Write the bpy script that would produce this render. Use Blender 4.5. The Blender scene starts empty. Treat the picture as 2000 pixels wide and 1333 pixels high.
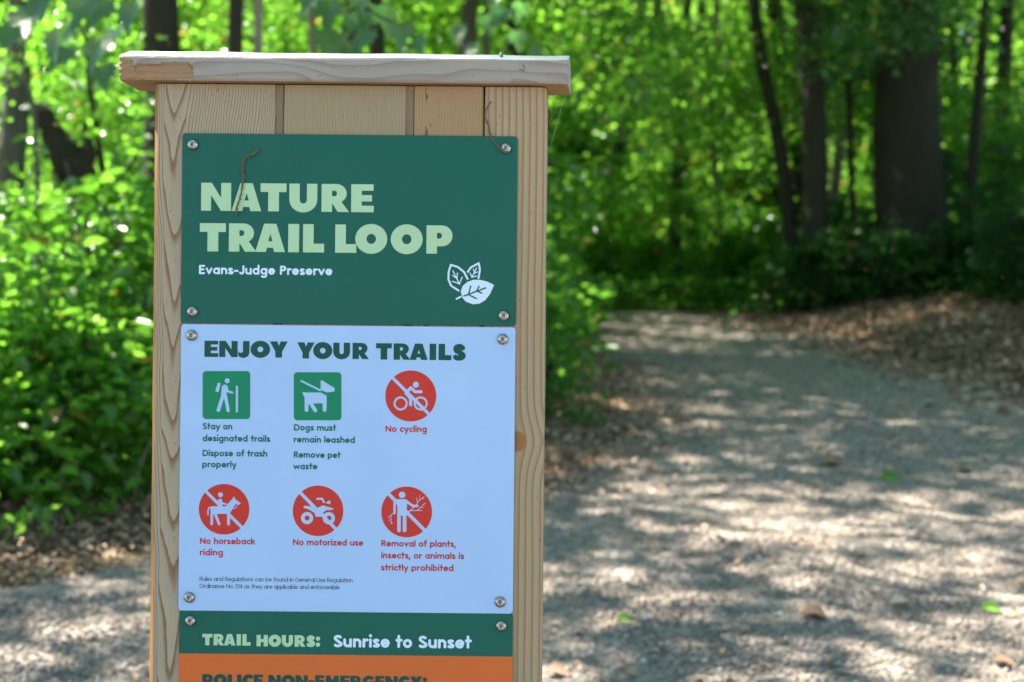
import bpy, math, random
import numpy as np
from mathutils import Vector
random.seed(7)
rng = np.random.default_rng(11)
S = bpy.context.scene
COL = S.collection
R = math.radians

# ------------------------------------------------------------------ camera
F = 2778.0; PX, PY = 1250.0, 720.0; H = 1.10; D = 1.94; ROLL = R(0.56)
cam_d = bpy.data.cameras.new('camera'); cam = bpy.data.objects.new('camera', cam_d); COL.objects.link(cam)
cam_d.sensor_width = 36; cam_d.lens = 50.0
cam_d.shift_x = (1000 - PX) / 2000; cam_d.shift_y = (PY - 666.5) / 2000
cam.location = (0, 0, H); cam.rotation_mode = 'XYZ'
cam.rotation_euler = (R(90), -ROLL, 0)
cam_d.clip_start = .05; cam_d.clip_end = 900
cam_d.dof.use_dof = True; cam_d.dof.focus_distance = D; cam_d.dof.aperture_fstop = 4.5
S.camera = cam

# ------------------------------------------------------------------ light
SUN_EL, SUN_AZ = R(54), R(-66)            # azimuth measured from +Y towards +X: the sun stands to the left, a little beyond the sign
W = bpy.data.worlds.new('World'); S.world = W; W.use_nodes = True
nt = W.node_tree; nt.nodes.clear()
wo = nt.nodes.new('ShaderNodeOutputWorld'); bg = nt.nodes.new('ShaderNodeBackground'); sk = nt.nodes.new('ShaderNodeTexSky')
sk.sky_type = 'NISHITA'; sk.sun_disc = False; sk.sun_elevation = SUN_EL; sk.sun_rotation = SUN_AZ
sk.air_density = 1.0; sk.dust_density = 0.3; sk.ozone_density = 2.5
bg.inputs[1].default_value = 0.05
nt.links.new(sk.outputs[0], bg.inputs[0]); nt.links.new(bg.outputs[0], wo.inputs[0])
sd = bpy.data.lights.new('sun', 'SUN'); sun = bpy.data.objects.new('sun', sd); COL.objects.link(sun)
sd.energy = 5.0; sd.angle = R(0.53); sd.color = (1.0, .93, .82)
sv = Vector((math.sin(SUN_AZ) * math.cos(SUN_EL), math.cos(SUN_AZ) * math.cos(SUN_EL), math.sin(SUN_EL)))
sun.rotation_euler = sv.to_track_quat('Z', 'Y').to_euler(); sun.location = (0, 0, 30)
S.view_settings.view_transform = 'Standard'; S.view_settings.look = 'None'
S.view_settings.gamma = 1; S.view_settings.exposure = 2.92; S.view_settings.use_curve_mapping = False
S.render.engine = 'CYCLES'
c = S.cycles
c.use_denoising = True
c.max_bounces = 8; c.diffuse_bounces = 4; c.transmission_bounces = 5; c.glossy_bounces = 3
c.caustics_reflective = False; c.caustics_refractive = False
c.use_adaptive_sampling = False
c.sample_clamp_indirect = 6

# ------------------------------------------------------------------ helpers
def derolled(px, py):
    dx, dy = px - PX, py - PY
    ca, sa = math.cos(ROLL), math.sin(ROLL)
    return dx * ca + dy * sa, -dx * sa + dy * ca
def at(px, py, Y):
    """a point of the place that lies at depth Y and shows at photo pixel (px, py)"""
    u, v = derolled(px, py)
    return Vector((u / F * Y, Y, H - v / F * Y))
def tag(o, label=None, cat=None, group=None, kind=None):
    if label: o['label'] = label
    if cat: o['category'] = cat
    if group: o['group'] = group
    if kind: o['kind'] = kind
    return o
def empty(name, loc=(0, 0, 0)):
    o = bpy.data.objects.new(name, None); COL.objects.link(o); o.location = loc; o.empty_display_size = .1
    return o
def link(name, me, mat, parent=None, loc=None):
    o = bpy.data.objects.new(name, me); COL.objects.link(o)
    if mat is not None and not me.materials: me.materials.append(mat)
    if parent is not None: o.parent = parent
    if loc is not None: o.location = loc
    return o
def mesh(name, V, Fc, smooth=False):
    me = bpy.data.meshes.new(name); me.from_pydata([tuple(v) for v in V], [], [tuple(f) for f in Fc]); me.validate(); me.update()
    if smooth: me.shade_smooth()
    return me
def fast_mesh(name, V, FC, tint=None, smooth=False):
    """V (n,3), FC (m,k) all faces with k corners"""
    me = bpy.data.meshes.new(name)
    n, (m, k) = len(V), FC.shape
    me.vertices.add(n); me.vertices.foreach_set('co', np.ascontiguousarray(V, dtype=np.float32).ravel())
    me.loops.add(m * k); me.loops.foreach_set('vertex_index', FC.astype(np.int32).ravel())
    me.polygons.add(m); me.polygons.foreach_set('loop_start', (np.arange(m) * k).astype(np.int32))
    me.polygons.foreach_set('loop_total', np.full(m, k, dtype=np.int32))
    me.update(calc_edges=True)
    if tint is not None:
        a = me.attributes.new('tint', 'FLOAT', 'POINT'); a.data.foreach_set('value', tint.astype(np.float32))
    if smooth: me.shade_smooth()
    return me

# ------------------------------------------------------------------ materials
class N:
    def __init__(s, name):
        s.m = bpy.data.materials.new(name); s.m.use_nodes = True; s.t = s.m.node_tree; s.t.nodes.clear()
        s.out = s.n('OutputMaterial')
    def n(s, typ, **kw):
        nd = s.t.nodes.new('ShaderNode' + typ)
        for k, v in kw.items(): setattr(nd, k, v)
        return nd
    def l(s, a, b): s.t.links.new(a, b)
    def val(s, sock, v):
        if isinstance(v, bpy.types.NodeSocket): s.l(v, sock)
        else: sock.default_value = v
    def math(s, op, a, b=0.0, c=0.0, clamp=False):
        nd = s.n('Math', operation=op); nd.use_clamp = clamp
        s.val(nd.inputs[0], a); s.val(nd.inputs[1], b); s.val(nd.inputs[2], c); return nd.outputs[0]
    def coord(s, which='Object'):
        return s.n('TexCoord').outputs[which]
    def sep(s, v):
        nd = s.n('SeparateXYZ'); s.l(v, nd.inputs[0]); return nd.outputs
    def mapping(s, v, scale=(1, 1, 1), loc=(0, 0, 0), rot=(0, 0, 0)):
        nd = s.n('Mapping'); s.l(v, nd.inputs[0]); nd.inputs['Scale'].default_value = scale
        nd.inputs['Location'].default_value = loc; nd.inputs['Rotation'].default_value = rot; return nd.outputs[0]
    def noise(s, v, scale, detail=3, rough=.55, dist=0):
        nd = s.n('TexNoise'); s.l(v, nd.inputs['Vector']); nd.inputs['Scale'].default_value = scale
        nd.inputs['Detail'].default_value = detail; nd.inputs['Roughness'].default_value = rough
        nd.inputs['Distortion'].default_value = dist; return nd.outputs[0]
    def ramp(s, f, stops):
        nd = s.n('ValToRGB'); s.l(f, nd.inputs[0]); el = nd.color_ramp.elements
        while len(el) < len(stops): el.new(.5)
        for e, (p, c) in zip(el, stops): e.position = p; e.color = (*c, 1) if len(c) == 3 else c
        return nd.outputs[0]
    def mix(s, f, a, b, mode='MIX'):
        nd = s.n('Mix', data_type='RGBA', blend_type=mode)
        s.val(nd.inputs[0], f)
        for i, v in ((6, a), (7, b)):
            if isinstance(v, bpy.types.NodeSocket): s.l(v, nd.inputs[i])
            else: nd.inputs[i].default_value = (*v, 1)
        return nd.outputs[2]
    def bump(s, h, strength=.3, dist=.002):
        nd = s.n('Bump'); s.l(h, nd.inputs['Height']); nd.inputs['Strength'].default_value = strength
        nd.inputs['Distance'].default_value = dist; return nd.outputs[0]
    def bsdf(s, col, rough=.6, metal=0, normal=None, spec=.5, coat=0):
        b = s.n('BsdfPrincipled')
        if isinstance(col, bpy.types.NodeSocket): s.l(col, b.inputs['Base Color'])
        else: b.inputs['Base Color'].default_value = (*col, 1)
        s.val(b.inputs['Roughness'], rough); b.inputs['Metallic'].default_value = metal
        b.inputs['Specular IOR Level'].default_value = spec
        b.inputs['Coat Weight'].default_value = coat; b.inputs['Coat Roughness'].default_value = .25
        if normal is not None: s.l(normal, b.inputs['Normal'])
        s.l(b.outputs[0], s.out.inputs[0]); return b

def ink(name, col, rough=.42):
    m = N(name); v = m.coord()
    n1 = m.noise(v, 9, 3); cc = m.mix(m.math('MULTIPLY', n1, .34), col, tuple(min(1, x * 1.35 + .02) for x in col))
    # fine scuffs and dust specks
    n2 = m.noise(v, 700, 1); sp = m.math('GREATER_THAN', n2, .76)
    cc = m.mix(m.math('MULTIPLY', sp, .25), cc, (.5, .55, .5))
    n3 = m.noise(v, 4, 2)
    m.bsdf(cc, m.math('MULTIPLY_ADD', n3, .16, rough + .02), spec=.22); return m.m

def leaf_mat(name, dark, light, trans, rough=.28, tmix=.45, var=6.0):
    m = N(name); a = m.n('Attribute', attribute_name='tint'); v = m.coord()
    n1 = m.noise(v, var * .18, 2)
    f = m.math('ADD', m.math('MULTIPLY', a.outputs['Fac'], .65), m.math('MULTIPLY', n1, .45))
    col = m.mix(f, dark, light)
    tr = m.mix(f, tuple(x * .65 for x in trans), trans)
    old = m.math('GREATER_THAN', a.outputs['Fac'], 1.3)
    col = m.mix(old, col, (.26, .19, .045)); tr = m.mix(old, tr, (.5, .33, .05))
    b = m.bsdf(col, rough, spec=.6)
    t = m.n('BsdfTranslucent'); m.l(tr, t.inputs[0])
    mx = m.n('MixShader'); mx.inputs[0].default_value = tmix
    m.l(b.outputs[0], mx.inputs[1]); m.l(t.outputs[0], mx.inputs[2]); m.l(mx.outputs[0], m.out.inputs[0])
    return m.m

def wood(name, kind, x0=0.0, seed=0.0, base=((.43, .37, .26), (.19, .08, .017)), grey=.15):
    """kind: cathedral (nested V grain), straight, knotty, cap (grain along x)"""
    m = N(name); v = m.coord(); X, Y_, Z = m.sep(v)
    vs = m.mapping(v, (1, 1, .22) if kind != 'cap' else (.22, 1, 1), (seed, seed * 2, seed * 3))
    big = m.noise(vs, 18, 2); mid = m.noise(vs, 70, 3)
    if kind == 'cathedral':
        dx = m.math('ABSOLUTE', m.math('SUBTRACT', m.math('ADD', X, m.math('MULTIPLY', m.math('SUBTRACT', big, .5), .026)), x0))
        arm = m.math('SUBTRACT', m.math('SQRT', m.math('ADD', m.math('MULTIPLY', dx, dx), .000016)), .004)
        f = m.math('SUBTRACT', m.math('MULTIPLY', Z, 1.0), m.math('ADD', m.math('MULTIPLY', arm, 5.5), m.math('MULTIPLY', m.math('MAXIMUM', m.math('SUBTRACT', dx, .016), 0.0), 16.0)))
        f = m.math('ADD', f, m.math('ADD', m.math('MULTIPLY', m.math('SUBTRACT', mid, .5), .038), m.math('MULTIPLY', m.math('SUBTRACT', m.noise(m.mapping(v, (1, 1, 1)), 7, 1), .5), .16)))
        f = m.math('MULTIPLY', f, 12.5)
    elif kind == 'straight':
        f = m.math('MULTIPLY', m.math('ADD', X, m.math('MULTIPLY', m.math('SUBTRACT', big, .5), .008)), 260.0)
    elif kind == 'knotty':
        zk = (H - (865 - PY) / F * D); xk = (1012 - PX) / F * D
        dz = m.math('SUBTRACT', Z, zk); dxx = m.math('SUBTRACT', X, xk)
        e = m.math('EXPONENT', m.math('MULTIPLY', m.math('MULTIPLY', dz, dz), -900.0))
        sg = m.math('DIVIDE', dxx, m.math('ADD', m.math('ABSOLUTE', dxx), .006))
        sh = m.math('MULTIPLY', m.math('MULTIPLY', e, sg), -.013)
        f = m.math('MULTIPLY', m.math('ADD', m.math('ADD', X, sh), m.math('MULTIPLY', m.math('SUBTRACT', big, .5), .006)), 105.0)
    else:
        f = m.math('MULTIPLY', m.math('ADD', m.math('MULTIPLY', Z, 1.0), m.math('MULTIPLY', m.math('SUBTRACT', big, .5), .07)), 78.0)
    fr = m.math('FRACT', f)
    # latewood line: slow darkening, abrupt end
    sharp = .62 if kind in ('cathedral',) else .5
    late = m.ramp(fr, [(0, (0.0,) * 3), (sharp, (.12,) * 3), (.84, (.85,) * 3), (.93, (1,) * 3), (.985, (.05,) * 3)])
    fine = m.noise(m.mapping(v, (1, 1, .03) if kind != 'cap' else (.03, 1, 1), (seed,) * 3), 900, 2)
    patch = m.noise(vs, 9, 2)
    lt = m.mix(patch, base[0], tuple(x * .82 for x in base[0]))
    k = {'cathedral': 1.0, 'straight': .5, 'knotty': .95, 'cap': .7}[kind]
    c1 = m.mix(m.math('MULTIPLY', late, k), lt, base[1])
    c1 = m.mix(m.math('MULTIPLY', m.math('SUBTRACT', fine, .35), .9, clamp=True), c1, tuple(x * .62 for x in base[0]))
    gw = m.noise(v, 14, 4)
    c1 = m.mix(m.math('MULTIPLY', gw, grey), c1, (.25, .235, .21))
    # dark weather specks
    sp = m.noise(m.mapping(v, (1, 1, .35) if kind != 'cap' else (.35, 1, 1), (seed * 5,) * 3), 330, 1)
    c1 = m.mix(m.math('MULTIPLY', m.math('GREATER_THAN', sp, .74), .55), c1, (.07, .05, .035))
    if kind == 'knotty':
        r2 = m.math('ADD', m.math('POWER', m.math('MULTIPLY', dxx, 75.0), 2.0), m.math('POWER', m.math('MULTIPLY', dz, 64.0), 2.0))
        kn = m.ramp(r2, [(0, (1,) * 3), (.55, (1,) * 3), (.8, (.55,) * 3), (1, (0,) * 3)])
        c1 = m.mix(kn, c1, m.mix(m.noise(v, 120, 2), (.20, .085, .03), (.34, .17, .06)))
    if kind == 'straight' and x0:
        # mould streaks on this board
        dd = m.math('ABSOLUTE', m.math('SUBTRACT', m.math('ADD', X, m.math('MULTIPLY', m.math('SUBTRACT', mid, .5), .012)), x0))
        st = m.math('MULTIPLY', m.math('LESS_THAN', dd, .0035), m.math('GREATER_THAN', m.noise(m.mapping(v, (1, 1, .4)), 75, 2), .50))
        c1 = m.mix(m.math('MULTIPLY', st, .75), c1, (.06, .055, .05))
    hgt = m.math('ADD', m.math('MULTIPLY', late, .5), m.math('ADD', fine, m.math('MULTIPLY', m.noise(v, 420, 2), .8)))
    m.bsdf(c1, .72, normal=m.bump(hgt, .45, .0006), spec=.35)
    return m.m

M = {}
M['green'] = ink('sign_green_ink', (.001, .095, .068), .36)
M['white'] = ink('sign_white_sky_tint', (.33, .51, .80), .40)  # white panel: blue skylight is mixed into the ink colour
M['orange'] = ink('sign_orange_ink', (.56, .125, .025), .40)
M['pale'] = ink('pale_green_ink', (.37, .58, .365), .42)
M['print_white'] = ink('white_lettering_ink', (.55, .70, .92), .42)
M['dark'] = ink('dark_green_ink', (.002, .065, .050), .42)
M['mid'] = ink('pictogram_green_ink', (.001, .20, .095), .42)
M['text_green'] = ink('text_green_ink', (.002, .115, .085), .42)
M['red'] = ink('pictogram_red_ink', (.50, .032, .020), .42)
M['text_red'] = ink('text_red_ink', (.42, .030, .028), .42)
M['black'] = ink('fine_print_ink', (.016, .035, .055), .45)

m = N('stainless_steel'); v = m.coord(); m.bsdf((.34, .33, .31), m.math('MULTIPLY_ADD', m.noise(v, 500, 2), .2, .10), 1.0); M['steel'] = m.m
m = N('socket_dark'); m.bsdf((.15, .15, .15), .45, .8); M['socket'] = m.m
m = N('catkin'); v = m.coord(); m.bsdf(m.mix(m.noise(v, 400, 2), (.05, .032, .014), (.24, .16, .065)), .85); M['catkin'] = m.m
m = N('thread'); m.bsdf((.7, .72, .7), .4); M['thread'] = m.m

def bark(name, a, b, sc=14):
    m = N(name); v = m.coord(); n1 = m.noise(m.mapping(v, (1, 1, .18)), sc, 5, .65); n2 = m.noise(v, 2.2, 3)
    col = m.mix(n1, a, b); col = m.mix(m.math('MULTIPLY', n2, .35), col, (.06, .075, .035))
    m.bsdf(col, .9, normal=m.bump(n1, .8, .03), spec=.2); return m.m
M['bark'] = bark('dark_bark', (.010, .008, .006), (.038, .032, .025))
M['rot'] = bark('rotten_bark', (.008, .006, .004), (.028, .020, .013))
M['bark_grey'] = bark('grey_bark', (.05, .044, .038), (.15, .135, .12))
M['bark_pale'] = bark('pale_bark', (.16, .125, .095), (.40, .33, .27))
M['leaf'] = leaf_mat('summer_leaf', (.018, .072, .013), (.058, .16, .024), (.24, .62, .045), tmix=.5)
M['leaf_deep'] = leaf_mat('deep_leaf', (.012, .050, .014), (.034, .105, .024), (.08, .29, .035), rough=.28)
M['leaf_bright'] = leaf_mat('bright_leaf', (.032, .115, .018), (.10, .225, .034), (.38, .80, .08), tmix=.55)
M['maple'] = leaf_mat('maple_leaf', (.035, .105, .035), (.07, .17, .05), (.09, .26, .05), rough=.36)
m = N('dry_leaf'); a = m.n('Attribute', attribute_name='tint')
m.bsdf(m.ramp(a.outputs['Fac'], [(0, (.13, .08, .05)), (.35, (.30, .19, .12)), (.65, (.46, .32, .22)), (.9, (.56, .45, .33)), (1, (.38, .17, .07))]), .75, spec=.3); M['dry'] = m.m
m = N('gravel_stone'); a = m.n('Attribute', attribute_name='tint')
m.bsdf(m.ramp(a.outputs['Fac'], [(0, (.10, .082, .07)), (.4, (.185, .158, .135)), (.75, (.29, .25, .215)), (.93, (.43, .38, .34)), (1, (.68, .66, .64))]), .8, spec=.35); M['stone'] = m.m
m = N('gravel_bed'); v = m.coord()
vo = m.n('TexVoronoi'); m.l(v, vo.inputs['Vector']); vo.inputs['Scale'].default_value = 46
g1 = m.ramp(vo.outputs['Color'], [(0, (.11, .095, .08)), (.5, (.215, .19, .165)), (1, (.36, .315, .275))])
g2 = m.mix(m.math('MULTIPLY', m.noise(v, 1.1, 5), .85), g1, (.27, .205, .16))
g2 = m.mix(m.math('MULTIPLY', m.math('GREATER_THAN', m.noise(v, 22, 3), .62), .5), g2, (.12, .075, .045))
m.bsdf(g2, .9, normal=m.bump(m.math('SUBTRACT', 1.0, vo.outputs['Distance']), .7, .012), spec=.25); M['gravel'] = m.m
m = N('forest_soil'); v = m.coord()
vo = m.n('TexVoronoi'); m.l(v, vo.inputs['Vector']); vo.inputs['Scale'].default_value = 17
g1 = m.ramp(vo.outputs['Color'], [(0, (.045, .030, .018)), (.5, (.13, .085, .05)), (1, (.26, .18, .115))])
g2 = m.mix(m.math('MULTIPLY', m.noise(v, .6, 4), .55), g1, (.07, .075, .03))
m.bsdf(g2, .95, normal=m.bump(vo.outputs['Distance'], .7, .03), spec=.2); M['soil'] = m.m

# ------------------------------------------------------------------ terrain
LY = [-40, 3.0, 5.35, 5.75, 6.6, 7.2, 8.0, 9.5, 11.7, 15, 19, 22, 25, 30]
LX = [-9, -8, -6.2, -2.6, -1.9, -1.2, -.62, -.2, -.08, -.3, -.65, -.9, -1.9, -5.5]
RY = [-40, 5, 9, 12.7, 16.8, 20, 22, 25, 30]
RX = [9, 6, 4.3, 3.45, 2.75, 2.25, 1.95, .8, -3.0]
def Lx(Y): return np.interp(Y, LY, LX)
def Rx(Y): return np.interp(Y, RY, RX)
def bumps(x, y):
    return (.030 * np.sin(1.7 * x + .6 * y) * np.sin(.9 * y - 1.1 * x) + .014 * np.sin(4.3 * x + 2.1) * np.sin(3.7 * y + x))
def ground(x, y):
    x = np.asarray(x, float); y = np.asarray(y, float)
    z = np.where(y < 4, 0, .105 * (y - 4)); z = np.where(y > 22, 1.89 + .085 * (y - 22), z)
    z = np.where(y > 60, 5.12 + .01 * (y - 60), z)
    dr = np.clip(x - Rx(y), 0, 6); z = z + .30 * dr * np.exp(-dr * .16) * np.clip((y - 3) / 5, 0, 1) * (y < 200)
    dl = np.clip(Lx(y) - x, 0, 5); z = z + .05 * dl * np.clip((y - 4) / 3, 0, 1)
    return z + bumps(x, y) * np.clip((60 - np.abs(y)) / 40, 0, 1)
def gz(x, y): return float(ground(x, y))

def axis(fine0, fine1, step, far):
    a = list(np.arange(fine0, fine1, step)); s = step; q = fine1
    while q < far: a.append(q); s *= 1.25; q += s
    s = step; q = fine0 - step
    b = []
    while q > -far: b.append(q); s *= 1.25; q -= s
    return np.array(b[::-1] + a)
xs = axis(-9, 10, .22, 420); ys = axis(3, 30, .22, 620)
XX, YY = np.meshgrid(xs, ys); ZZ = ground(XX, YY)
nx, ny = len(xs), len(ys)
V = np.stack([XX.ravel(), YY.ravel(), ZZ.ravel()], 1)
ii = (np.arange(ny - 1)[:, None] * nx + np.arange(nx - 1)[None]).ravel()
tag(link('forest_floor', fast_mesh('forest_floor', V, np.stack([ii, ii + 1, ii + nx + 1, ii + nx], 1), smooth=True), M['soil']), 'brown leaf strewn woodland floor on both sides of the trail', kind='structure')
ty = np.concatenate([np.arange(-12, 4, .5), np.arange(4, 29.6, .16)]); ts = np.linspace(0, 1, 61)
rag = .10 * np.sin(ty * 5.1) + .06 * np.sin(ty * 11.7 + 1)
TX = (Lx(ty) + rag)[:, None] * (1 - ts) + (Rx(ty) + rag[::-1])[:, None] * ts; TY = np.repeat(ty[:, None], 61, 1)
V = np.stack([TX.ravel(), TY.ravel(), (ground(TX, TY) + .016 - .03 * (np.abs(ts - .5) > .499)[None]).ravel()], 1)
n = 61; ii = (np.arange(len(ty) - 1)[:, None] * n + np.arange(n - 1)[None]).ravel()
tag(link('gravel_trail', fast_mesh('gravel_trail', V, np.stack([ii, ii + 1, ii + n + 1, ii + n], 1), smooth=True), M['gravel']), 'grey gravel trail climbing away into the woods in dappled sun', kind='structure')

# ------------------------------------------------------------------ loose ground pieces
def ontrail(x, y): return (x > Lx(y)) & (x < Rx(y))
def stones(n, y0, y1, smin, smax, name, label):
    y = rng.uniform(y0, y1, n * 2); x = rng.uniform(-.47, .30, n * 2) * y
    k = ontrail(x, y); x, y = x[k][:n], y[k][:n]; n = len(x)
    s = rng.uniform(smin, smax, n) * rng.choice([1, 1, 1, 1.7], n)
    o = np.array([(1, 0, 0), (0, 1, 0), (-1, 0, 0), (0, -1, 0), (0, 0, .75), (0, 0, -.7)], float)
    P = o[None] * s[:, None, None] * rng.uniform(.6, 1.25, (n, 6, 3))
    a = rng.uniform(0, 6.28, n); ca, sa = np.cos(a)[:, None], np.sin(a)[:, None]
    px = P[..., 0] * ca - P[..., 1] * sa; py = P[..., 0] * sa + P[..., 1] * ca
    V = np.stack([px + x[:, None], py + y[:, None], P[..., 2] + (ground(x, y) + .016 + s * .25)[:, None]], 2).reshape(-1, 3)
    f = np.array([(0, 1, 4), (1, 2, 4), (2, 3, 4), (3, 0, 4), (1, 0, 5), (2, 1, 5), (3, 2, 5), (0, 3, 5)])
    FC = (f[None] + np.arange(n)[:, None, None] * 6).reshape(-1, 3)
    tag(link(name, fast_mesh(name, V, FC, np.repeat(rng.beta(2, 2.2, n), 6)), M['stone']), label, 'gravel', kind='stuff')
stones(40000, 4.3, 8.5, .004, .0095, 'gravel', 'loose grey and whitish stones strewn over the near trail')
stones(14000, 8.5, 16, .007, .014, 'gravel', 'loose stones over the farther rising stretch of trail')

def leaves6(P, Dr, Nn, size, tint, wid=.62, fold=.18, curl=.15):
    """six-corner leaves folded on the midrib"""
    n = len(P)
    Dr = Dr / np.linalg.norm(Dr, axis=1, keepdims=True)
    Sd = np.cross(Nn, Dr); Sd /= np.linalg.norm(Sd, axis=1, keepdims=True) + 1e-9; Up = np.cross(Dr, Sd)
    s = size[:, None]
    def q(l, w, h): return P + Dr * (s * l) + Sd * (s * w * wid) + Up * (s * h)
    V = np.stack([q(0, 0, 0), q(.30, .46, fold), q(.68, .34, fold - curl * .3), q(1, 0, -curl), q(.68, -.34, fold - curl * .3), q(.30, -.46, fold)], 1).reshape(-1, 3)
    f = np.array([(0, 1, 2, 3), (3, 4, 5, 0)])
    FC = (f[None] + np.arange(n)[:, None, None] * 6).reshape(-1, 4)
    return V, FC, np.repeat(tint, 6)
def kites(P, Dr, Nn, size, tint, wid=.8):
    n = len(P)
    Dr = Dr / np.linalg.norm(Dr, axis=1, keepdims=True)
    Sd = np.cross(Nn, Dr); Sd /= np.linalg.norm(Sd, axis=1, keepdims=True) + 1e-9; Up = np.cross(Dr, Sd); s = size[:, None]
    V = np.stack([P, P + Dr * s * .42 + Sd * s * .5 * wid + Up * s * .1, P + Dr * s, P + Dr * s * .42 - Sd * s * .5 * wid + Up * s * .1], 1).reshape(-1, 3)
    f = np.array([(0, 1, 2), (0, 2, 3)])
    return V, (f[None] + np.arange(n)[:, None, None] * 4).reshape(-1, 3), np.repeat(tint, 4)
def spray_leaves(C, rad, per, size, up=1.0, flat=.12, droop=.25, wid=.62, six=False, jit=.55):
    """C: spray centres; each spray is a nearly flat fan of leaves"""
    n = len(C); C2 = np.repeat(C, per, 0); r2 = np.repeat(rad, per)
    tilt = np.repeat(rng.normal(0, .28, (n, 2)), per, 0)
    a = rng.uniform(0, 6.283, n * per); r = np.sqrt(rng.uniform(0, 1, n * per)) * r2
    dx, dy = np.cos(a) * r, np.sin(a) * r
    P = C2 + np.stack([dx, dy, dx * tilt[:, 0] + dy * tilt[:, 1] - droop * (r / r2) ** 2 * r2 + rng.normal(0, flat, n * per) * r2], 1)
    Nn = np.stack([-tilt[:, 0], -tilt[:, 1], np.ones(n * per) * up], 1) + rng.normal(0, jit, (n * per, 3))
    Nn /= np.linalg.norm(Nn, axis=1, keepdims=True)
    a2 = a + rng.normal(0, .7, n * per)
    Dr = np.stack([np.cos(a2), np.sin(a2), rng.normal(-.25, .3, n * per)], 1)
    Dr -= Nn * (Dr * Nn).sum(1, keepdims=True)
    tint = np.clip(np.repeat(rng.uniform(.15, .85, n), per) + rng.normal(0, .18, n * per), 0, 1)
    tint = np.where(rng.uniform(0, 1, n * per) < .022, 1.6, tint)
    sz = size * rng.uniform(.5, 1.3, n * per)
    return (leaves6 if six else kites)(P, Dr, Nn, sz, tint, wid)

def litter(n, name, label, region, smin=.035, smax=.075):
    x, y = region(n); n = len(x)
    P = np.stack([x, y, ground(x, y) + .02 + rng.uniform(0, .025, n)], 1)
    a = rng.uniform(0, 6.283, n); Nn = np.stack([rng.normal(0, .35, n), rng.normal(0, .35, n), np.ones(n)], 1)
    Dr = np.stack([np.cos(a), np.sin(a), rng.normal(0, .2, n)], 1)
    V, FC, t = leaves6(P, Dr, Nn, rng.uniform(smin, smax, n), rng.beta(2, 2, n), .7, .16, .25)
    tag(link(name, fast_mesh(name, V, FC, t), M['dry']), label, 'leaf litter', kind='stuff')
def reg_left(n):
    y = rng.uniform(5.3, 9.5, n * 3); x = rng.uniform(-4.6, -.2, n * 3); k = (x < Lx(y) + .12 * rng.normal(0, 1, n * 3)); return x[k][:n], y[k][:n]
def reg_strip(n):
    y = rng.uniform(7.4, 15, n * 3); x = Lx(y) + rng.normal(-.3, .42, n * 3); return x[:n], y[:n]
def reg_bank(n):
    y = rng.uniform(8, 26, n * 3); x = Rx(y) + rng.exponential(1.6, n * 3) - np.abs(rng.normal(0, .42, n * 3)) - .1; return x[:n], y[:n]
def reg_trail(n):
    y = rng.uniform(4.3, 20, n * 3); x = rng.uniform(-.47, .3, n * 3) * y; k = ontrail(x, y) & (np.sin(x * 3.1 + y) * np.sin(y * 2.3 - x) > .15); return x[k][:n], y[k][:n]
litter(17000, 'leaf_litter', 'sunlit tan leaf litter below the left undergrowth', reg_left, .018, .046)
litter(8000, 'leaf_litter', 'brown leaf litter along the left edge of the rising trail', reg_strip, .022, .055)
litter(15000, 'leaf_litter', 'dry leaves covering the shaded bank right of the trail', reg_bank, .05, .10)
litter(1500, 'leaf_litter', 'scattered brown leaf scraps lying on the gravel', reg_trail, .02, .05)

# ------------------------------------------------------------------ tubes and trees
def tube(path, radii, seg=10, rough=0.0):
    P = [Vector(p) for p in path]; V = []; Fc = []
    for i, p in enumerate(P):
        t = (P[min(i + 1, len(P) - 1)] - P[max(i - 1, 0)]).normalized()
        s = t.cross(Vector((0, 1, .01))).normalized() if abs(t.y) < .9 else t.cross(Vector((1, 0, 0))).normalized()
        u = s.cross(t)
        for k in range(seg):
            a = 2 * math.pi * k / seg; r = radii[i] * (1 + rough * random.uniform(-1, 1))
            V.append(p + s * math.cos(a) * r + u * math.sin(a) * r)
    for i in range(len(P) - 1):
        for k in range(seg):
            a = i * seg + k; b = i * seg + (k + 1) % seg
            Fc.append((a, b, b + seg, a + seg))
    Fc.append(tuple(range(seg))[::-1]); Fc.append(tuple(range((len(P) - 1) * seg, len(P) * seg)))
    return V, Fc
def join(parts):
    V = []; Fc = []
    for v, f in parts:
        o = len(V); V += list(v); Fc += [tuple(i + o for i in q) for q in f]
    return V, Fc
def smoothpath(pts, n=14):
    pts = [Vector(p) for p in pts]; out = []
    q = [pts[0] * 2 - pts[1]] + pts + [pts[-1] * 2 - pts[-2]]
    for i in range(1, len(q) - 2):
        for k in range(n):
            t = k / n; a, b, c_, d = q[i - 1], q[i], q[i + 1], q[i + 2]
            out.append(.5 * ((2 * b) + (c_ - a) * t + (2 * a - 5 * b + 4 * c_ - d) * t * t + (3 * b - a - 3 * c_ + d) * t ** 3))
    out.append(pts[-1]); return out

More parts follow.
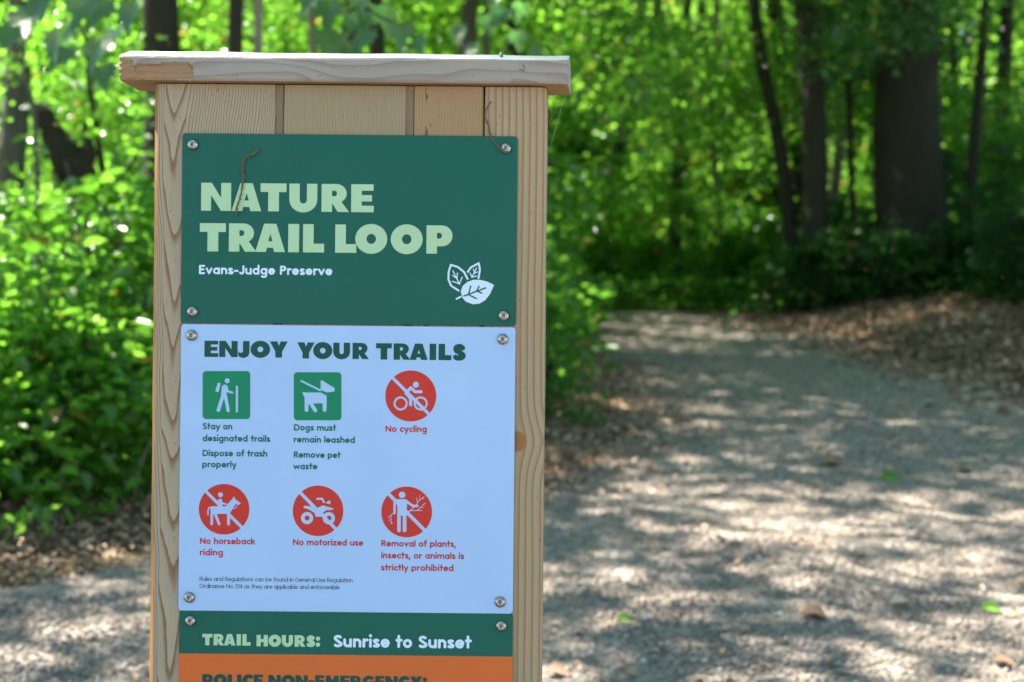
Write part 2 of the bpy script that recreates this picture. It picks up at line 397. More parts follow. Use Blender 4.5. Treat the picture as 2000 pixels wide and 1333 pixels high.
def crown_mesh(name, nspray, rx, rz, per, size, rad=.7):
    th = rng.uniform(0, 6.283, nspray); r = rng.uniform(0, 1, nspray) ** .5; zz = rng.uniform(-1, 1, nspray)
    lump = 1 + .22 * np.sin(3 * th + 1.3) + .15 * np.sin(5 * th + 2 * zz)
    C = np.stack([np.cos(th) * r * rx * lump * np.sqrt(1 - .6 * zz ** 2), np.sin(th) * r * rx * lump * np.sqrt(1 - .6 * zz ** 2), zz * rz], 1)
    Vv, FC, t = spray_leaves(C, rng.uniform(.6, 1.2, nspray) * rad, per, size)
    return fast_mesh(name, Vv, FC, t)
crowns = [crown_mesh('canopy_crown', 42, 3.6, 1.3, 105, .17, .95), crown_mesh('canopy_crown', 34, 3.3, 1.4, 105, .17, .95), crown_mesh('canopy_crown', 50, 4.0, 1.4, 105, .17, .95)]
crowns[0].materials.append(M['leaf']); crowns[1].materials.append(M['leaf_bright']); crowns[2].materials.append(M['leaf_deep'])

def tall_tree(name, label, pts, r0, mat, height=12.5, crown=0, limbs=3, cat='tree', group=None, cs=1.0):
    """pts: bottom .. top of the visible stem; continues up to the crown"""
    b = Vector(pts[0]); b.z = gz(b.x, b.y) - .1
    root = empty(name, (b.x, b.y, b.z))
    P = [Vector(p) - b for p in pts]; P[0] = Vector((0, 0, 0))
    last = P[-1]; dirn = (P[-1] - P[-2]).normalized(); dirn.x *= .5; dirn.y *= .5
    if last.z < height - 2:
        P.append(last + dirn * (height - last.z) * .5 + Vector((random.uniform(-.2, .2), 0, 0))); P.append(last + dirn * (height - last.z))
    path = smoothpath(P, 8); hz = max(p.z for p in path)
    rad = [r0 * (1.25 - .25 * min(1, p.z / .8)) * (1 - .6 * p.z / hz) for p in path]
    V, Fc = tube(path, rad, 14, .05)
    tr = link('trunk', mesh('trunk', V, Fc, True), mat, root)
    for k in range(limbs):
        i = int(len(path) * random.uniform(.55, .9)); p = path[i]; a = random.uniform(0, 6.28); L = random.uniform(1.5, 3)
        e = Vector((math.cos(a) * L, math.sin(a) * L, L * .6)); mid = e * .5 + Vector((0, 0, .25))
        V, Fc = tube([p, p + mid, p + e], [rad[i] * .5, rad[i] * .32, .02], 7)
        link('limb', mesh('limb', V, Fc, True), mat, root)
    if crown is not None:
        co = link('crown', crowns[crown % 3], None, root, path[-1] + Vector((0, 0, -.6)))
        co.rotation_euler.z = random.uniform(0, 6.28); co.scale = (cs, cs, cs)
    return tag(root, label, cat, group)

T = [
 ('tall_tree', 'tall grey trunk rising directly behind the left end of the wooden cap', [at(318, 560, 13), at(320, 200, 13), at(312, -20, 13)], .185, 'bark', 15, 0, 1.2),
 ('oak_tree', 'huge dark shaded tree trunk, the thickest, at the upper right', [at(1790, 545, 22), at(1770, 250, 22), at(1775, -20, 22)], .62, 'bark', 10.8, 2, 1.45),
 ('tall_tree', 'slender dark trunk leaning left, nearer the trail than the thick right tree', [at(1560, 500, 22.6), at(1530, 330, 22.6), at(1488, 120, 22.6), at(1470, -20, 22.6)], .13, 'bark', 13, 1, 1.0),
 ('tall_tree', 'straight dark trunk just right of the slender leaning one', [at(1595, 500, 21.8), at(1590, 250, 21.8), at(1580, -20, 21.8)], .22, 'bark', 14, 2, 1.1),
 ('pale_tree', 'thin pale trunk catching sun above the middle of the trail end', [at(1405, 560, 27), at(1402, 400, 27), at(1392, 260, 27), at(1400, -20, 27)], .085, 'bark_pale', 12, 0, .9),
 ('tall_tree', 'thin dark stem between the straight dark trunk and the huge tree', [at(1672, 500, 23), at(1660, 250, 23), at(1655, -20, 23)], .055, 'bark', 12, 1, 1.0),
 ('tall_tree', 'dark forked trunk behind the thin pale trunk', [at(1365, 560, 28), at(1335, 330, 28), at(1290, 60, 28)], .15, 'bark', 13, 1, 1.0),
 ('tall_tree', 'dark trunk showing above the wooden cap, left of its middle', [at(455, 560, 11), at(458, 200, 11), at(462, -20, 11)], .065, 'bark', 11.5, 2, 1.15),
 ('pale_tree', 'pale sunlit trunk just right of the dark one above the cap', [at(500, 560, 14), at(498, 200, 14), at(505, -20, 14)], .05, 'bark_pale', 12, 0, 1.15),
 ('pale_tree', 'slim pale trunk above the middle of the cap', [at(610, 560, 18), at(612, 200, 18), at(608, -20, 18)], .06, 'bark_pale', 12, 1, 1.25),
 ('tall_tree', 'brown trunk above the cap, rightmost of those behind it', [at(738, 560, 16), at(740, 200, 16), at(735, -20, 16)], .10, 'bark', 12.5, 2, 1.3),
 ('tall_tree', 'thin dark trunk leaning right at the far right edge', [at(1880, 540, 22), at(1905, 260, 22), at(1925, -20, 22)], .09, 'bark', 12, 1, 1.0),
 ('tall_tree', 'thin grey trunk above the right part of the cap', [at(950, 560, 19), at(955, 300, 19), at(950, -20, 19)], .05, 'bark_grey', 12.5, 2, 1.35),
]
for (nm, lb, pts, r0, mt, hh, cr, cs) in T:
    tall_tree(nm, lb, pts, r0, M[mt], hh, cr, 4 if nm == 'oak_tree' else 2, cs=cs)
# added trees, in and out of view; crowns shade sign, trail and woods
EDGE = [(-6.9, 15.2), (6.6, 11), (8.2, 16.5), (-8.2, 19), (9.8, 22), (-10.5, 23), (-4.6, 24.5), (3.3, 29), (6.5, 27), (-2.0, 32), (11, 30), (1.0, 35), (-8, 31), (5.7, 7.6), (4.9, 13.6), (-2.6, 20.5), (-8.0, 5.0), (-11.8, 4.6), (4.6, 3.2), (-1.5, -4), (3.2, -7), (-6, -2), (-13.2, 15), (-15, 19.5), (-4.4, 20.2), (-2.0, 21.6), (-6.9, 12.9), (-7.7, 10.2), (-9.8, 6.3), (-5.2, 28), (-11, 27), (4.6, 25.3), (-14, 34), (5, 40), (.7, 26.4), (2.9, 26.9), (4.3, 31.5), (7.2, 31), (-.6, 29.5), (-3.2, 26.2)]
for i, (x, y) in enumerate(EDGE):
    b = Vector((x, y, 0)); tall_tree('tall_tree', 'tall slim tree added round the trail for the shade of its crown', [b, b + Vector((random.uniform(-.3, .3), 0, 4)), b + Vector((random.uniform(-.5, .5), 0, 7.5))], random.uniform(.12, .2), M['bark'] if i % 3 else M['bark_grey'], (random.uniform(11.3, 13) if x < -5 and y < 16 else random.uniform(9.5, 13)), i, 2, group='added shade trees of the surrounding woods', cs=random.uniform(.9, 1.15))

def sapling(label, pts, r0, mat):
    b = Vector(pts[0]); root = empty('sapling', b); path = smoothpath([Vector(p) - b for p in pts], 8)
    V, Fc = tube(path, [r0 * (1 - .5 * i / len(path)) for i in range(len(path))], 8, .08); link('trunk', mesh('trunk', V, Fc, True), mat, root)
    C = np.array([tuple(p) for p in path[len(path) // 2:]])[::3]; C = np.repeat(C, 2, 0) + rng.normal(0, .28, (len(C) * 2, 3))
    Vv, FC, t = spray_leaves(C, rng.uniform(.2, .4, len(C)), 12, .10, six=True)
    link('crown', fast_mesh('sapling_crown', Vv, FC, t), M['leaf'], root)
    return tag(root, label, 'sapling')
def gp(px, Y):   # stands on the ground at that column
    x = (px - PX) / F * Y; return Vector((x, Y, gz(x, Y)))
sapling('wavy pale sapling stem, leftmost of the three thin stems at upper left', [gp(85, 9.5), at(74, 400, 9.5), at(66, 220, 9.5), at(48, 140, 9.5), at(40, 20, 9.5)], .022, M['bark_grey'])
sapling('thin dark curving sapling stem between the leaning snag and the tall trunk', [gp(215, 10), at(205, 400, 10), at(188, 250, 10), at(172, 150, 10), at(170, 20, 10)], .030, M['bark'])
sapling('short dark slanting stem beside the post top, pointing up to the right', [gp(215, 11), at(228, 395, 11), at(240, 345, 11), at(272, 300, 11), at(300, 280, 11)], .025, M['bark'])
# broken leaning snag
root = empty('tree_snag', gp(175, 9.9)); b = root.location
pts = [b, at(160, 380, 9.9), at(140, 330, 9.9), at(105, 265, 9.9), at(72, 205, 9.9)]
V, Fc = tube(smoothpath([Vector(p) - b for p in pts], 7), [.125 + .012 * math.sin(i * .8) - .08 * max(0, i - 16) / 12 for i in range(29)], 12, .14)
link('trunk', mesh('snag', V, Fc, True), M['rot'], root)
V, Fc = tube([at(150, 350, 9.9) - b, at(172, 300, 9.9) - b, at(165, 240, 9.9) - b], [.10, .07, .015], 8, .15); link('limb', mesh('snag_limb', V, Fc, True), M['rot'], root)
tag(root, 'dark broken dead trunk leaning left among the leaves at upper left', 'dead tree')

# ------------------------------------------------------------------ shrubs and undergrowth
def shrub_mesh(nspray, r, h, per, size, rad):
    th = rng.uniform(0, 6.283, nspray); rr = rng.uniform(0, 1, nspray) ** .5; z = rng.uniform(.06, 1, nspray)
    w = np.sqrt(np.clip(1.05 - z ** 2.2, .05, 1)) * (.75 + .4 * np.sin(3 * th + 4 * z))
    C = np.stack([np.cos(th) * rr * r * w, np.sin(th) * rr * r * w, z * h], 1)
    Vv, FC, t = spray_leaves(C, rng.uniform(.7, 1.3, nspray) * rad, per, size, six=True, jit=.5, droop=.35)
    return fast_mesh('foliage', Vv, FC, t)
def stems_mesh(r, h, n=7):
    ps = []
    for k in range(n):
        a = random.uniform(0, 6.28); e = Vector((math.cos(a) * r * .7, math.sin(a) * r * .7, h * random.uniform(.6, .95)))
        ps.append(tube([Vector((e.x * .08, e.y * .08, -.05)), e * .5 + Vector((0, 0, .1 * h)), e], [.014, .010, .004], 6))
    return mesh('stems', *join(ps), True)
SH = [shrub_mesh(85, .85, 1.55, 22, .11, .28), shrub_mesh(90, .75, 1.2, 30, .07, .22), shrub_mesh(105, 1.0, 1.9, 24, .115, .32), shrub_mesh(70, .6, .85, 26, .085, .22)]
SM = [stems_mesh(.85, 1.5), stems_mesh(.75, 1.15), stems_mesh(1.0, 1.8), stems_mesh(.6, .8)]
SMAT = ['leaf', 'leaf', 'leaf', 'leaf_bright']
for me, mm in zip(SH, SMAT): me.materials.append(M[mm])
for me in SM: me.materials.append(M['bark'])
def shrub(x, y, k, sc, label, group=None, mat=None):
    root = empty('shrub', (x, y, gz(x, y) - .02)); root.rotation_euler.z = random.uniform(0, 6.28); root.scale = (sc, sc, sc * random.uniform(.9, 1.1))
    f = link('foliage', SH[k], None, root); link('stem', SM[k], None, root)
    if mat: f.material_slots[0].link = 'OBJECT'; f.material_slots[0].material = M[mat]
    return tag(root, label, 'shrub', group)
def sx(px, Y): return (px - PX) / F * Y
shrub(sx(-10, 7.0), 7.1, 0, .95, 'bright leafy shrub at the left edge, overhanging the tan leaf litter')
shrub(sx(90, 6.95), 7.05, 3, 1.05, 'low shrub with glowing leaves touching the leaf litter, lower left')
shrub(sx(235, 7.8), 7.85, 0, 1.0, 'dark leaved shrub right beside the left side of the post')
shrub(sx(330, 9.3), 9.4, 2, .85, 'shrub half hidden behind the left side of the post')
shrub(sx(40, 9.2), 9.4, 2, .74, 'broad shrub with a sunlit top below the leaning snag')
shrub(sx(170, 9.8), 9.9, 2, .74, 'broad sunlit shrub between the snag and the post')
shrub(sx(1015, 10.0), 10.1, 1, .9, 'leafy shrub right beside the right side of the post, at trail edge')
shrub(sx(960, 10.6), 10.8, 0, .95, 'shrub peeking out behind the right side of the post')
shrub(sx(1000, 13), 13.2, 1, 1.0, 'rounded shrub just beyond the one beside the post, leaning over the trail edge')
shrub(sx(1000, 15), 15.2, 0, 1.1, 'taller shrub behind the post edge, midway up the trail')
shrub(sx(1075, 18.5), 18.8, 3, 1.1, 'small shrub at the far left corner where the trail bends away')
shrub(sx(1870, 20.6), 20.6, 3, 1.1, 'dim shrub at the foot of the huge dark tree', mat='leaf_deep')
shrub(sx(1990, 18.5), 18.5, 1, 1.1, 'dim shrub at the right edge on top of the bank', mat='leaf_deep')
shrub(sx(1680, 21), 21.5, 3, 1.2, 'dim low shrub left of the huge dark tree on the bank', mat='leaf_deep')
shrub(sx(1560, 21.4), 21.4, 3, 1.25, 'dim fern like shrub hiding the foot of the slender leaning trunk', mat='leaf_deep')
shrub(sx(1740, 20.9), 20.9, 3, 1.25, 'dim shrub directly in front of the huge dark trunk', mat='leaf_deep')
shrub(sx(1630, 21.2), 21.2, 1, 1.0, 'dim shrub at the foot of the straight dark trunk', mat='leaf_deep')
shrub(sx(1440, 24), 24.5, 3, 1.3, 'low shrub beyond the crest of the trail', mat='leaf')
for k, (px, Y, h, lean, lb) in enumerate([(262, 7.1, .42, .13, 'thin pale dry stem leaning beside the post above the leaf litter'), (28, 8.6, 1.75, -.2, 'bare brown twig rising out of the leftmost shrub'), (150, 9.0, 1.9, .25, 'bare twig rising between the broad left shrubs'), (215, 8.6, 1.7, -.3, 'crooked bare twig left of the post')]):
    b = gp(px, Y); V, Fc = tube(smoothpath([Vector((0, 0, -.02)), Vector((lean * .3, 0, h * .5)), Vector((lean, .05, h))], 5), [.008 - .0005 * i for i in range(11)], 6, .05)
    o = link('dry_twig', mesh('dry_twig', V, Fc, True), M['bark_pale'] if k == 0 else M['bark_grey'], loc=b); tag(o, lb, 'twig')
GR = [(-5.8, 13.8), (-3.4, 12.6), (-3.2, 11), (-2.4, 12), (-1.6, 13), (-6.6, 13), (-2.0, 16.5), (-2.3, 19.5), (-2.4, 21.5), (-3.4, 14.5), (-2.6, 17.5), (-4.8, 16), (5.2, 20.5), (6.2, 18.3), (2.2, 25), (3.4, 24.2), (4.5, 22.8), (.2, 26), (-.8, 25.2), (-1.9, 24)]
for i, (x, y) in enumerate(GR):
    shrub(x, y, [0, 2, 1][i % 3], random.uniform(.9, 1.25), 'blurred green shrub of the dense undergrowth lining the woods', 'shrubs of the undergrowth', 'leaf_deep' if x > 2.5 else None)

def wood_mass(name, label, n, x0, x1, y0, y1, z1, per, size, rad, mat, dens=None, cat='foliage', thr=.3):
    q = n * 8; x = rng.uniform(x0, x1, q); y = rng.uniform(y0, y1, q); h = rng.uniform(0.01, 1, q) * z1
    k = ((x < Lx(y) - .5) | (x > Rx(y) + 1.0) | (h > 2.6) | (y > 24.5))
    v = np.sin(x * .9 + 1.3 * np.sin(h * .8)) + np.sin(y * .7 + h * 1.1) + np.sin(h * 1.9 + x * .5)
    k &= v + rng.normal(0, .35, q) > thr
    if dens is not None: k &= dens(x, y, h)
    x, y, h = x[k][:n], y[k][:n], h[k][:n]
    C = np.stack([x, y, ground(x, y) + h], 1)
    Vv, FC, t = spray_leaves(C, rng.uniform(.6, 1.3, len(x)) * rad, per, size)
    tag(link(name, fast_mesh(name, Vv, FC, t), M[mat]), label, cat, kind='stuff')
inview = lambda x, y, h: (x / y > -.52) & (x / y < .34)
wood_mass('understory_leaves', 'sun speckled leaves of the low woodland filling the middle distance', 5200, -11, 8, 15, 30, 8, 26, .125, .55, 'leaf', lambda x, y, h: inview(x, y, h) & ((x / y < .03) | (y > 22.5)))
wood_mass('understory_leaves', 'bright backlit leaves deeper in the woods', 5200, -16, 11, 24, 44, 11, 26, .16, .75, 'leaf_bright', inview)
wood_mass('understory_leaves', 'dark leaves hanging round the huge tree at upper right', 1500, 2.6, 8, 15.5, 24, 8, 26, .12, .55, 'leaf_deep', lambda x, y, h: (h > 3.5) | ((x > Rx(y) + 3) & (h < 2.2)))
wood_mass('distant_woods', 'solid green wall of far woodland closing the view', 9000, -32, 24, 44, 66, 22, 24, .55, 1.8, 'leaf', lambda x, y, h: (x / y > -.56) & (x / y < .38), thr=-1.2)
# low plants
def cover(n, reg, size, rad, mat, label, hmax=.3):
    x, y = reg(n); C = np.stack([x, y, ground(x, y) + rng.uniform(.03, hmax, len(x))], 1)
    Vv, FC, t = spray_leaves(C, rng.uniform(.6, 1.3, len(x)) * rad, 12, size, six=True)
    tag(link('ground_cover', fast_mesh('ground_cover', Vv, FC, t), M[mat]), label, 'low plants', kind='stuff')
cover(2600, lambda n: (lambda y: (Lx(y) - .75 - rng.exponential(1.3, n), y))(rng.uniform(8.0, 25, n)), .075, .16, 'leaf', 'low green weeds along the left verge of the trail', .45)
cover(500, lambda n: (rng.uniform(-4.6, -2.6, n), rng.uniform(7.5, 9.5, n)), .075, .16, 'leaf_bright', 'low weeds under the left shrubs', .4)
cover(1400, lambda n: (rng.uniform(-3, 6, n), rng.uniform(22.5, 30, n)), .11, .25, 'leaf', 'weeds on the rise beyond the trail bend', .6)

cover(1500, lambda n: (lambda y: (Rx(y) + 2.3 + rng.exponential(1.2, n), y))(rng.uniform(14.5, 25, n)), .09, .2, 'leaf_deep', 'dim green weeds along the top of the right bank', .5)
# ------------------------------------------------------------------ hanging maple sprigs near the camera
def maple_outline():
    L = [(0, -.05), (.10, .02), (.34, -.12), (.30, .08), (.52, .22), (.36, .30), (.40, .52), (.22, .46), (.16, .60), (.10, .82), (0, 1.0)]
    pts = [(x, y) for x, y in L] + [(-x, y) for x, y in L[::-1][1:-1]]
    return pts
mo = maple_outline()
V = [(0, .3, .04)] + [(x, y, -.22 * x * x - .12 * y * y) for x, y in mo]; n = len(mo)
maple_me = mesh('maple_leaf', V, [(0, 1 + i, 1 + (i + 1) % n) for i in range(n)]); maple_me.materials.append(M['maple'])
at_ = maple_me.attributes.new('tint', 'FLOAT', 'POINT'); at_.data.foreach_set('value', [.6] * len(V))
def maple_branch(label, path, leaves, Y):
    pts = [at(*p) for p in path]; root = empty('maple_branch', pts[0]); b = pts[0]
    V, Fc = tube([p - b for p in smoothpath(pts, 5)], [.007 * (1 - .7 * i / (5 * len(pts))) for i in range(5 * (len(pts) - 1) + 1)], 7)
    link('twig', mesh('twig', V, Fc, True), M['bark'], root)
    for (px, py, w) in leaves:
        o = link('leaf', maple_me, None, root); Yl = Y + random.uniform(-.35, .35); s = w / F * Yl * 1.15
        o.location = at(px, py, Yl) - b; o.scale = (s, s, s)
        o.rotation_euler = (R(random.uniform(-120, -60)), R(random.uniform(-25, 25)), R(random.uniform(-40, 40)))
    return tag(root, label, 'branch')
maple_branch('out of focus maple branch hanging in at the top left, bluish leaves', [(95, -160, 5.2), (120, -40, 5.2), (160, 60, 5.2), (190, 140, 5.2)],
             [(60, 10, 80), (150, 35, 75), (130, 95, 60), (228, 55, 78), (185, 80, 60), (200, 130, 55), (100, 60, 60), (165, -10, 70), (30, 55, 60), (250, 5, 60), (205, -5, 60), (80, -30, 70)], 5.2)
maple_branch('bright maple branch hanging into the top of the picture above the cap', [(600, -170, 5.6), (640, -50, 5.6), (720, 20, 5.6), (800, 60, 5.6)],
             [(655, 60, 72), (690, 25, 66), (720, 60, 50), (745, 10, 60), (785, 45, 52), (640, 0, 60), (700, -20, 60), (815, 75, 36), (610, -25, 60), (680, 85, 40)], 5.6)
maple_branch('sunlit maple twig hanging in right of the cap, high up', [(930, -190, 8.0), (990, -60, 8), (1040, 40, 8)],
             [(985, 15, 44), (1010, 60, 40), (950, 30, 40), (1040, 85, 36), (965, -20, 44), (1020, 5, 40), (900, 50, 38), (925, 85, 34)], 8.0)

# single fallen things on the trail
def fallen(name, label, px, py, w, mat, cat='leaf', tint=.7, curl=.25):
    u, v = derolled(px, py); Y = 4.2
    while Y < 26 and (H - v / F * Y) > gz(u / F * Y, Y) + .02: Y += .02
    x = u / F * Y; s = w / F * Y
    Vv, FC, t = leaves6(np.array([[-.5, 0, 0]]) * s, np.array([[1., random.uniform(-.6, .6), .1]]), np.array([[random.uniform(-.2, .2), -.4, 1.]]), np.array([s]), np.array([tint]), .8, .2, curl)
    o = link(name, fast_mesh(name, Vv, FC, t), M[mat], loc=(x, Y, gz(x, Y) + .03)); return tag(o, label, cat)
fallen('fallen_leaf', 'green leaf lying on the gravel in the middle right of the trail', 1742, 940, 46, 'leaf_bright')
fallen('fallen_leaf', 'green leaf lying on the gravel near the lower right corner', 1935, 1193, 40, 'leaf_bright')
fallen('fallen_leaf', 'green leaf on the gravel close to the post at the bottom', 1220, 1217, 34, 'leaf_bright')
fallen('fallen_leaf', 'small green leaf on the bright gravel patch just right of the post', 1122, 1057, 16, 'leaf_bright')
fallen('dry_leaf', 'brown curled leaf in front of the lower green leaf', 1760, 1185, 44, 'dry', tint=.75, curl=.2)
fallen('dry_leaf', 'brown curled leaf on the shaded gravel, right of centre trail', 1620, 910, 50, 'dry', tint=.2, curl=.2)
fallen('dry_leaf', 'dark brown leaf on the upper right gravel', 1885, 925, 44, 'dry', tint=.15, curl=.2)
fallen('dry_leaf', 'orange brown leaf scrap on the bottom gravel near the post', 1457, 1237, 18, 'dry', tint=1.0)
fallen('dry_leaf', 'brown leaf clump on the gravel, bottom middle of the trail', 1590, 1205, 60, 'dry', tint=.1, curl=.25)
fallen('dry_leaf', 'dark leaf lying at the bottom edge beside the post', 1090, 1320, 50, 'dry', tint=.1, curl=.25)
fallen('dry_leaf', 'brown leaf in the bright gravel near the lower right corner', 1960, 1297, 46, 'dry', tint=.15, curl=.25)

# ------------------------------------------------------------------ the wooden sign post
sign = empty('trail_sign', (0, D, 0))
tag(sign, 'wooden post box with a thick cap and green, white and orange trail notice panels', 'sign')
KX = D / F
def lx(px): return (px - PX) * KX          # straightened photo pixel -> metres across
def lz(py): return H - (py - PY) * KX
def L2(px, py):                            # photo pixel on the sign face -> metres
    u, v = derolled(px, py); return u * KX, H - v * KX
EX = lambda px, py: L2(px, py)[0]; EZ = lambda px, py: L2(px, py)[1]
FY = .0035   # boards lie this far behind the face plane of the panels

def board_mesh(xa, xb, za, zb, ya, yb, chl=.0012, chr_=.0012, nseg=24, wob=.0004, seed=0):
    """upright board with chamfered front edges; x across, z up; front at ya"""
    prof = [(xa, yb), (xa, ya + chl), (xa + chl, ya), (xb - chr_, ya), (xb, ya + chr_), (xb, yb)]
    V = []; Fc = []; r = random.Random(seed)
    for i in range(nseg + 1):
        z = za + (zb - za) * i / nseg
        for (x, y) in prof: V.append((x + r.uniform(-wob, wob), y + (r.uniform(-wob, wob) if y < yb else 0), z))
    k = len(prof)
    for i in range(nseg):
        for j in range(k):
            a = i * k + j; b = i * k + (j + 1) % k; Fc.append((a, b, b + k, a + k))
    Fc.append(tuple(range(k))[::-1]); Fc.append(tuple(range(nseg * k, nseg * k + k)))
    return V, Fc
# edges of the four front boards, read near their tops
e0 = EX(297, 400); e1 = EX(551.5, 215); e2 = EX(807.5, 215); e3a = EX(943, 215); e3b = EX(946.5, 215); e4 = EX(1064, 400)
ztop = EZ(640, 166); zb = -.12
wl = wood('pine_board_cathedral', 'cathedral', x0=EX(342, 400), seed=1.0)
w2 = wood('pine_board_fine', 'straight', seed=2.0, base=((.37, .305, .18), (.18, .11, .04)), grey=.12)
w3 = wood('pine_board_stained', 'straight', x0=EX(836, 215), seed=3.3, base=((.40, .275, .14), (.25, .13, .04)), grey=.08)
w4 = wood('pine_board_knot', 'knotty', seed=4.0, base=((.43, .345, .215), (.26, .135, .04)), grey=.12)
w5 = wood('pine_side', 'straight', seed=5.0, base=((.30, .25, .18), (.20, .13, .07)), grey=.5)
w6 = wood('pine_edge_warm_light', 'straight', seed=6.0, base=((.36, .17, .04), (.26, .11, .028)), grey=.05)  # orange paints warm bounced light into the left board edge
w7 = wood('pine_lip', 'straight', seed=9.0, base=((.255, .19, .115), (.14, .085, .035)), grey=.2)
lip = 15.5 * KX
for (a, b, cl, cr, mt, s, lipped) in [(e0, e1, .0055, .001, wl, 1, True), (e1 + .0012, e2, .001, .001, w2, 2, True), (e2 + .0006, e3a, .001, .0015, w3, 3, False), (e3b, e4, .0015, .0065, w4, 4, False)]:
    bb = b - lip if lipped else b
    V, Fc = board_mesh(a, bb, zb, ztop, FY, FY + .019, cl, cr, 30, .00035, s)
    o = link('board', mesh('board', V, Fc), mt, sign)
    o.location = (0, 0, 0)
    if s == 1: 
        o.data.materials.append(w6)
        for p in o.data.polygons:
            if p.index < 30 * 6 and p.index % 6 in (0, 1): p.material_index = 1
    if lipped:   # ship-lap lip, set back from the board's face
        V, Fc = board_mesh(bb, b, zb, ztop, FY + .0025, FY + .019, .0004, .0012, 20, .0002, s + 10)
        link('board_lip', mesh('board_lip', V, Fc), w7, o)
for (a, b) in ((e0 + .003, e0 + .022), (e4 - .024, e4 - .0015)):
    V, Fc = board_mesh(a, b, zb, ztop, FY + .0195, FY + .064, .0005, .0005, 20, .0003, 7)
    link('side_board', mesh('side_board', V, Fc), w5, sign)
V, Fc = board_mesh(e0 + .023, e4 - .025, zb, ztop - .002, FY + .045, FY + .063, .0005, .0005, 6, 0, 9); link('back_board', mesh('back_board', V, Fc), w5, sign)

# cap: flat underside, front face 36 mm, top sloping up to the back; torn corner at the left
xl, xr = EX(239, 140), EX(1110, 140); zc0 = EZ(640, 163.5); zc1 = EZ(640, 117) ; fy = -.0145
def capmat():
    m = wood('cap_wood', 'cap', seed=8.0, base=((.37, .345, .32), (.20, .145, .10)), grey=.35); return m
NXc, NZc = 240, 12
rr = random.Random(5)
tear = [(266, 133), (300, 130), (350, 128), (374, 128), (381, 138), (384, 152), (383, 158), (290, 160), (284, 145), (270, 140)]
tear = [(EX(a, b), EZ(a, b)) for a, b in tear]
tear2 = [(EX(a, b), EZ(a, b)) for a, b in [(237, 118), (262, 120), (268, 126), (262, 132), (286, 138), (289, 163), (238, 163)]]
def inside(p, poly):
    x, y = p; c_ = False; j = len(poly) - 1
    for i in range(len(poly)):
        if (poly[i][1] > y) != (poly[j][1] > y) and x < (poly[j][0] - poly[i][0]) * (y - poly[i][1]) / (poly[j][1] - poly[i][1]) + poly[i][0]: c_ = not c_
        j = i
    return c_
V = []; Fc = []
wav = [.0004 * math.sin(i * .05) + .0003 * math.sin(i * .13 + 1) + rr.uniform(-.00008, .00008) for i in range(NXc + 1)]
for i in range(NXc + 1):
    x = xl + (xr - xl) * i / NXc
    for j in range(NZc + 1):
        t = j / NZc; z = zc0 + (zc1 + wav[i] - zc0) * t
        y = fy + .0030 * max(0, (.14 - t) / .14) ** 2 + .0012 * max(0, (t - .9) / .1) ** 2 + rr.uniform(-.0001, .0001)
        if inside((x, z), tear): y += .0042 + .001 * math.sin(z * 2200)
        elif inside((x, z), tear2): y += .0018 + .0008 * math.sin(z * 1500 + x * 300) 
        if x < xl + .004: y += (.004 - (x - xl)) * .5
        if x > xr - .005: y += (.005 - (xr - x)) * .6
        V.append((x, y, z))
    V.append((x, fy + .043, zc1 + wav[i] + .0150)); V.append((x, fy + .060, zc1 + .0150)); V.append((x, fy + .085, zc0 + .028)); V.append((x, fy + .085, zc0 + .0012)); V.append((x, fy + .083, zc0))
K = NZc + 6
for i in range(NXc):
    for j in range(K - 1): a = i * K + j; Fc.append((a, a + K, a + K + 1, a + 1))
    a = i * K; Fc.append((a, a + K - 1, a + 2 * K - 1, a + K))
Fc.append(tuple(range(K))); Fc.append(tuple(range(NXc * K, NXc * K + K))[::-1])
cm = mesh('cap', V, Fc); cm.materials.append(capmat()); cm.materials.append(wood('torn_wood', 'cap', seed=12, base=((.36, .23, .115), (.30, .14, .05)), grey=.12))
m = N('weathered_top'); v = m.coord(); n1 = m.noise(m.mapping(v, (.1, 1, 1)), 160, 3); n2 = m.noise(m.mapping(v, (.35, 1, 1)), 14, 3)
m.bsdf(m.mix(n1, (.30, .31, .32), (.44, .45, .46)), m.math('MULTIPLY_ADD', n2, .4, .25), normal=m.bump(n1, .25, .0006), spec=.6); cm.materials.append(m.m)
for p in cm.polygons:
    cx, cz = p.center.x, p.center.z
    if p.center.y < fy + .01 and zc0 < cz < zc1 and (inside((cx, cz), tear) or inside((cx, cz), tear2)): p.material_index = 1
    if p.normal.z > .5: p.material_index = 2
    if p.normal.z < -.9: p.material_index = 1
cap = link('cap', cm, None, sign)
# splinters and a staple hole on the cap
def tiny(pts, r, name, mat, parent, seg=6):
    V, Fc = tube(pts, r, seg); return link(name, mesh(name, V, Fc, True), mat, parent)
x, z = L2(978, 114); tiny([(x, fy + .022, zc1 + .004), (x, fy + .022, zc1 + .013)], [.0022, .0022], 'hole', M['socket'], cap)
x, z = L2(1022, 134)
for k in range(5):
    tiny([(x + random.uniform(-.004, .006), fy - .0002, z - random.uniform(-.004, .006)), (x + random.uniform(-.006, .008), fy - .0004, z - random.uniform(-.003, .008))], [.0012, .0003], 'splinter', w5, cap, 5)
x, z = L2(435, 112); tiny([(x, fy + .02, zc1 + .008), (x + .006, fy + .015, zc1 + .013), (x + .010, fy + .01, zc1 + .008)], [.0004, .0005, .0003], 'splinter', w6, cap, 5)
x, z = L2(425, 167); tiny([(x, FY - .0004, z - .004), (x - .002, FY - .0008, z - .009)], [.0007, .0002], 'splinter', w6, cap, 5)

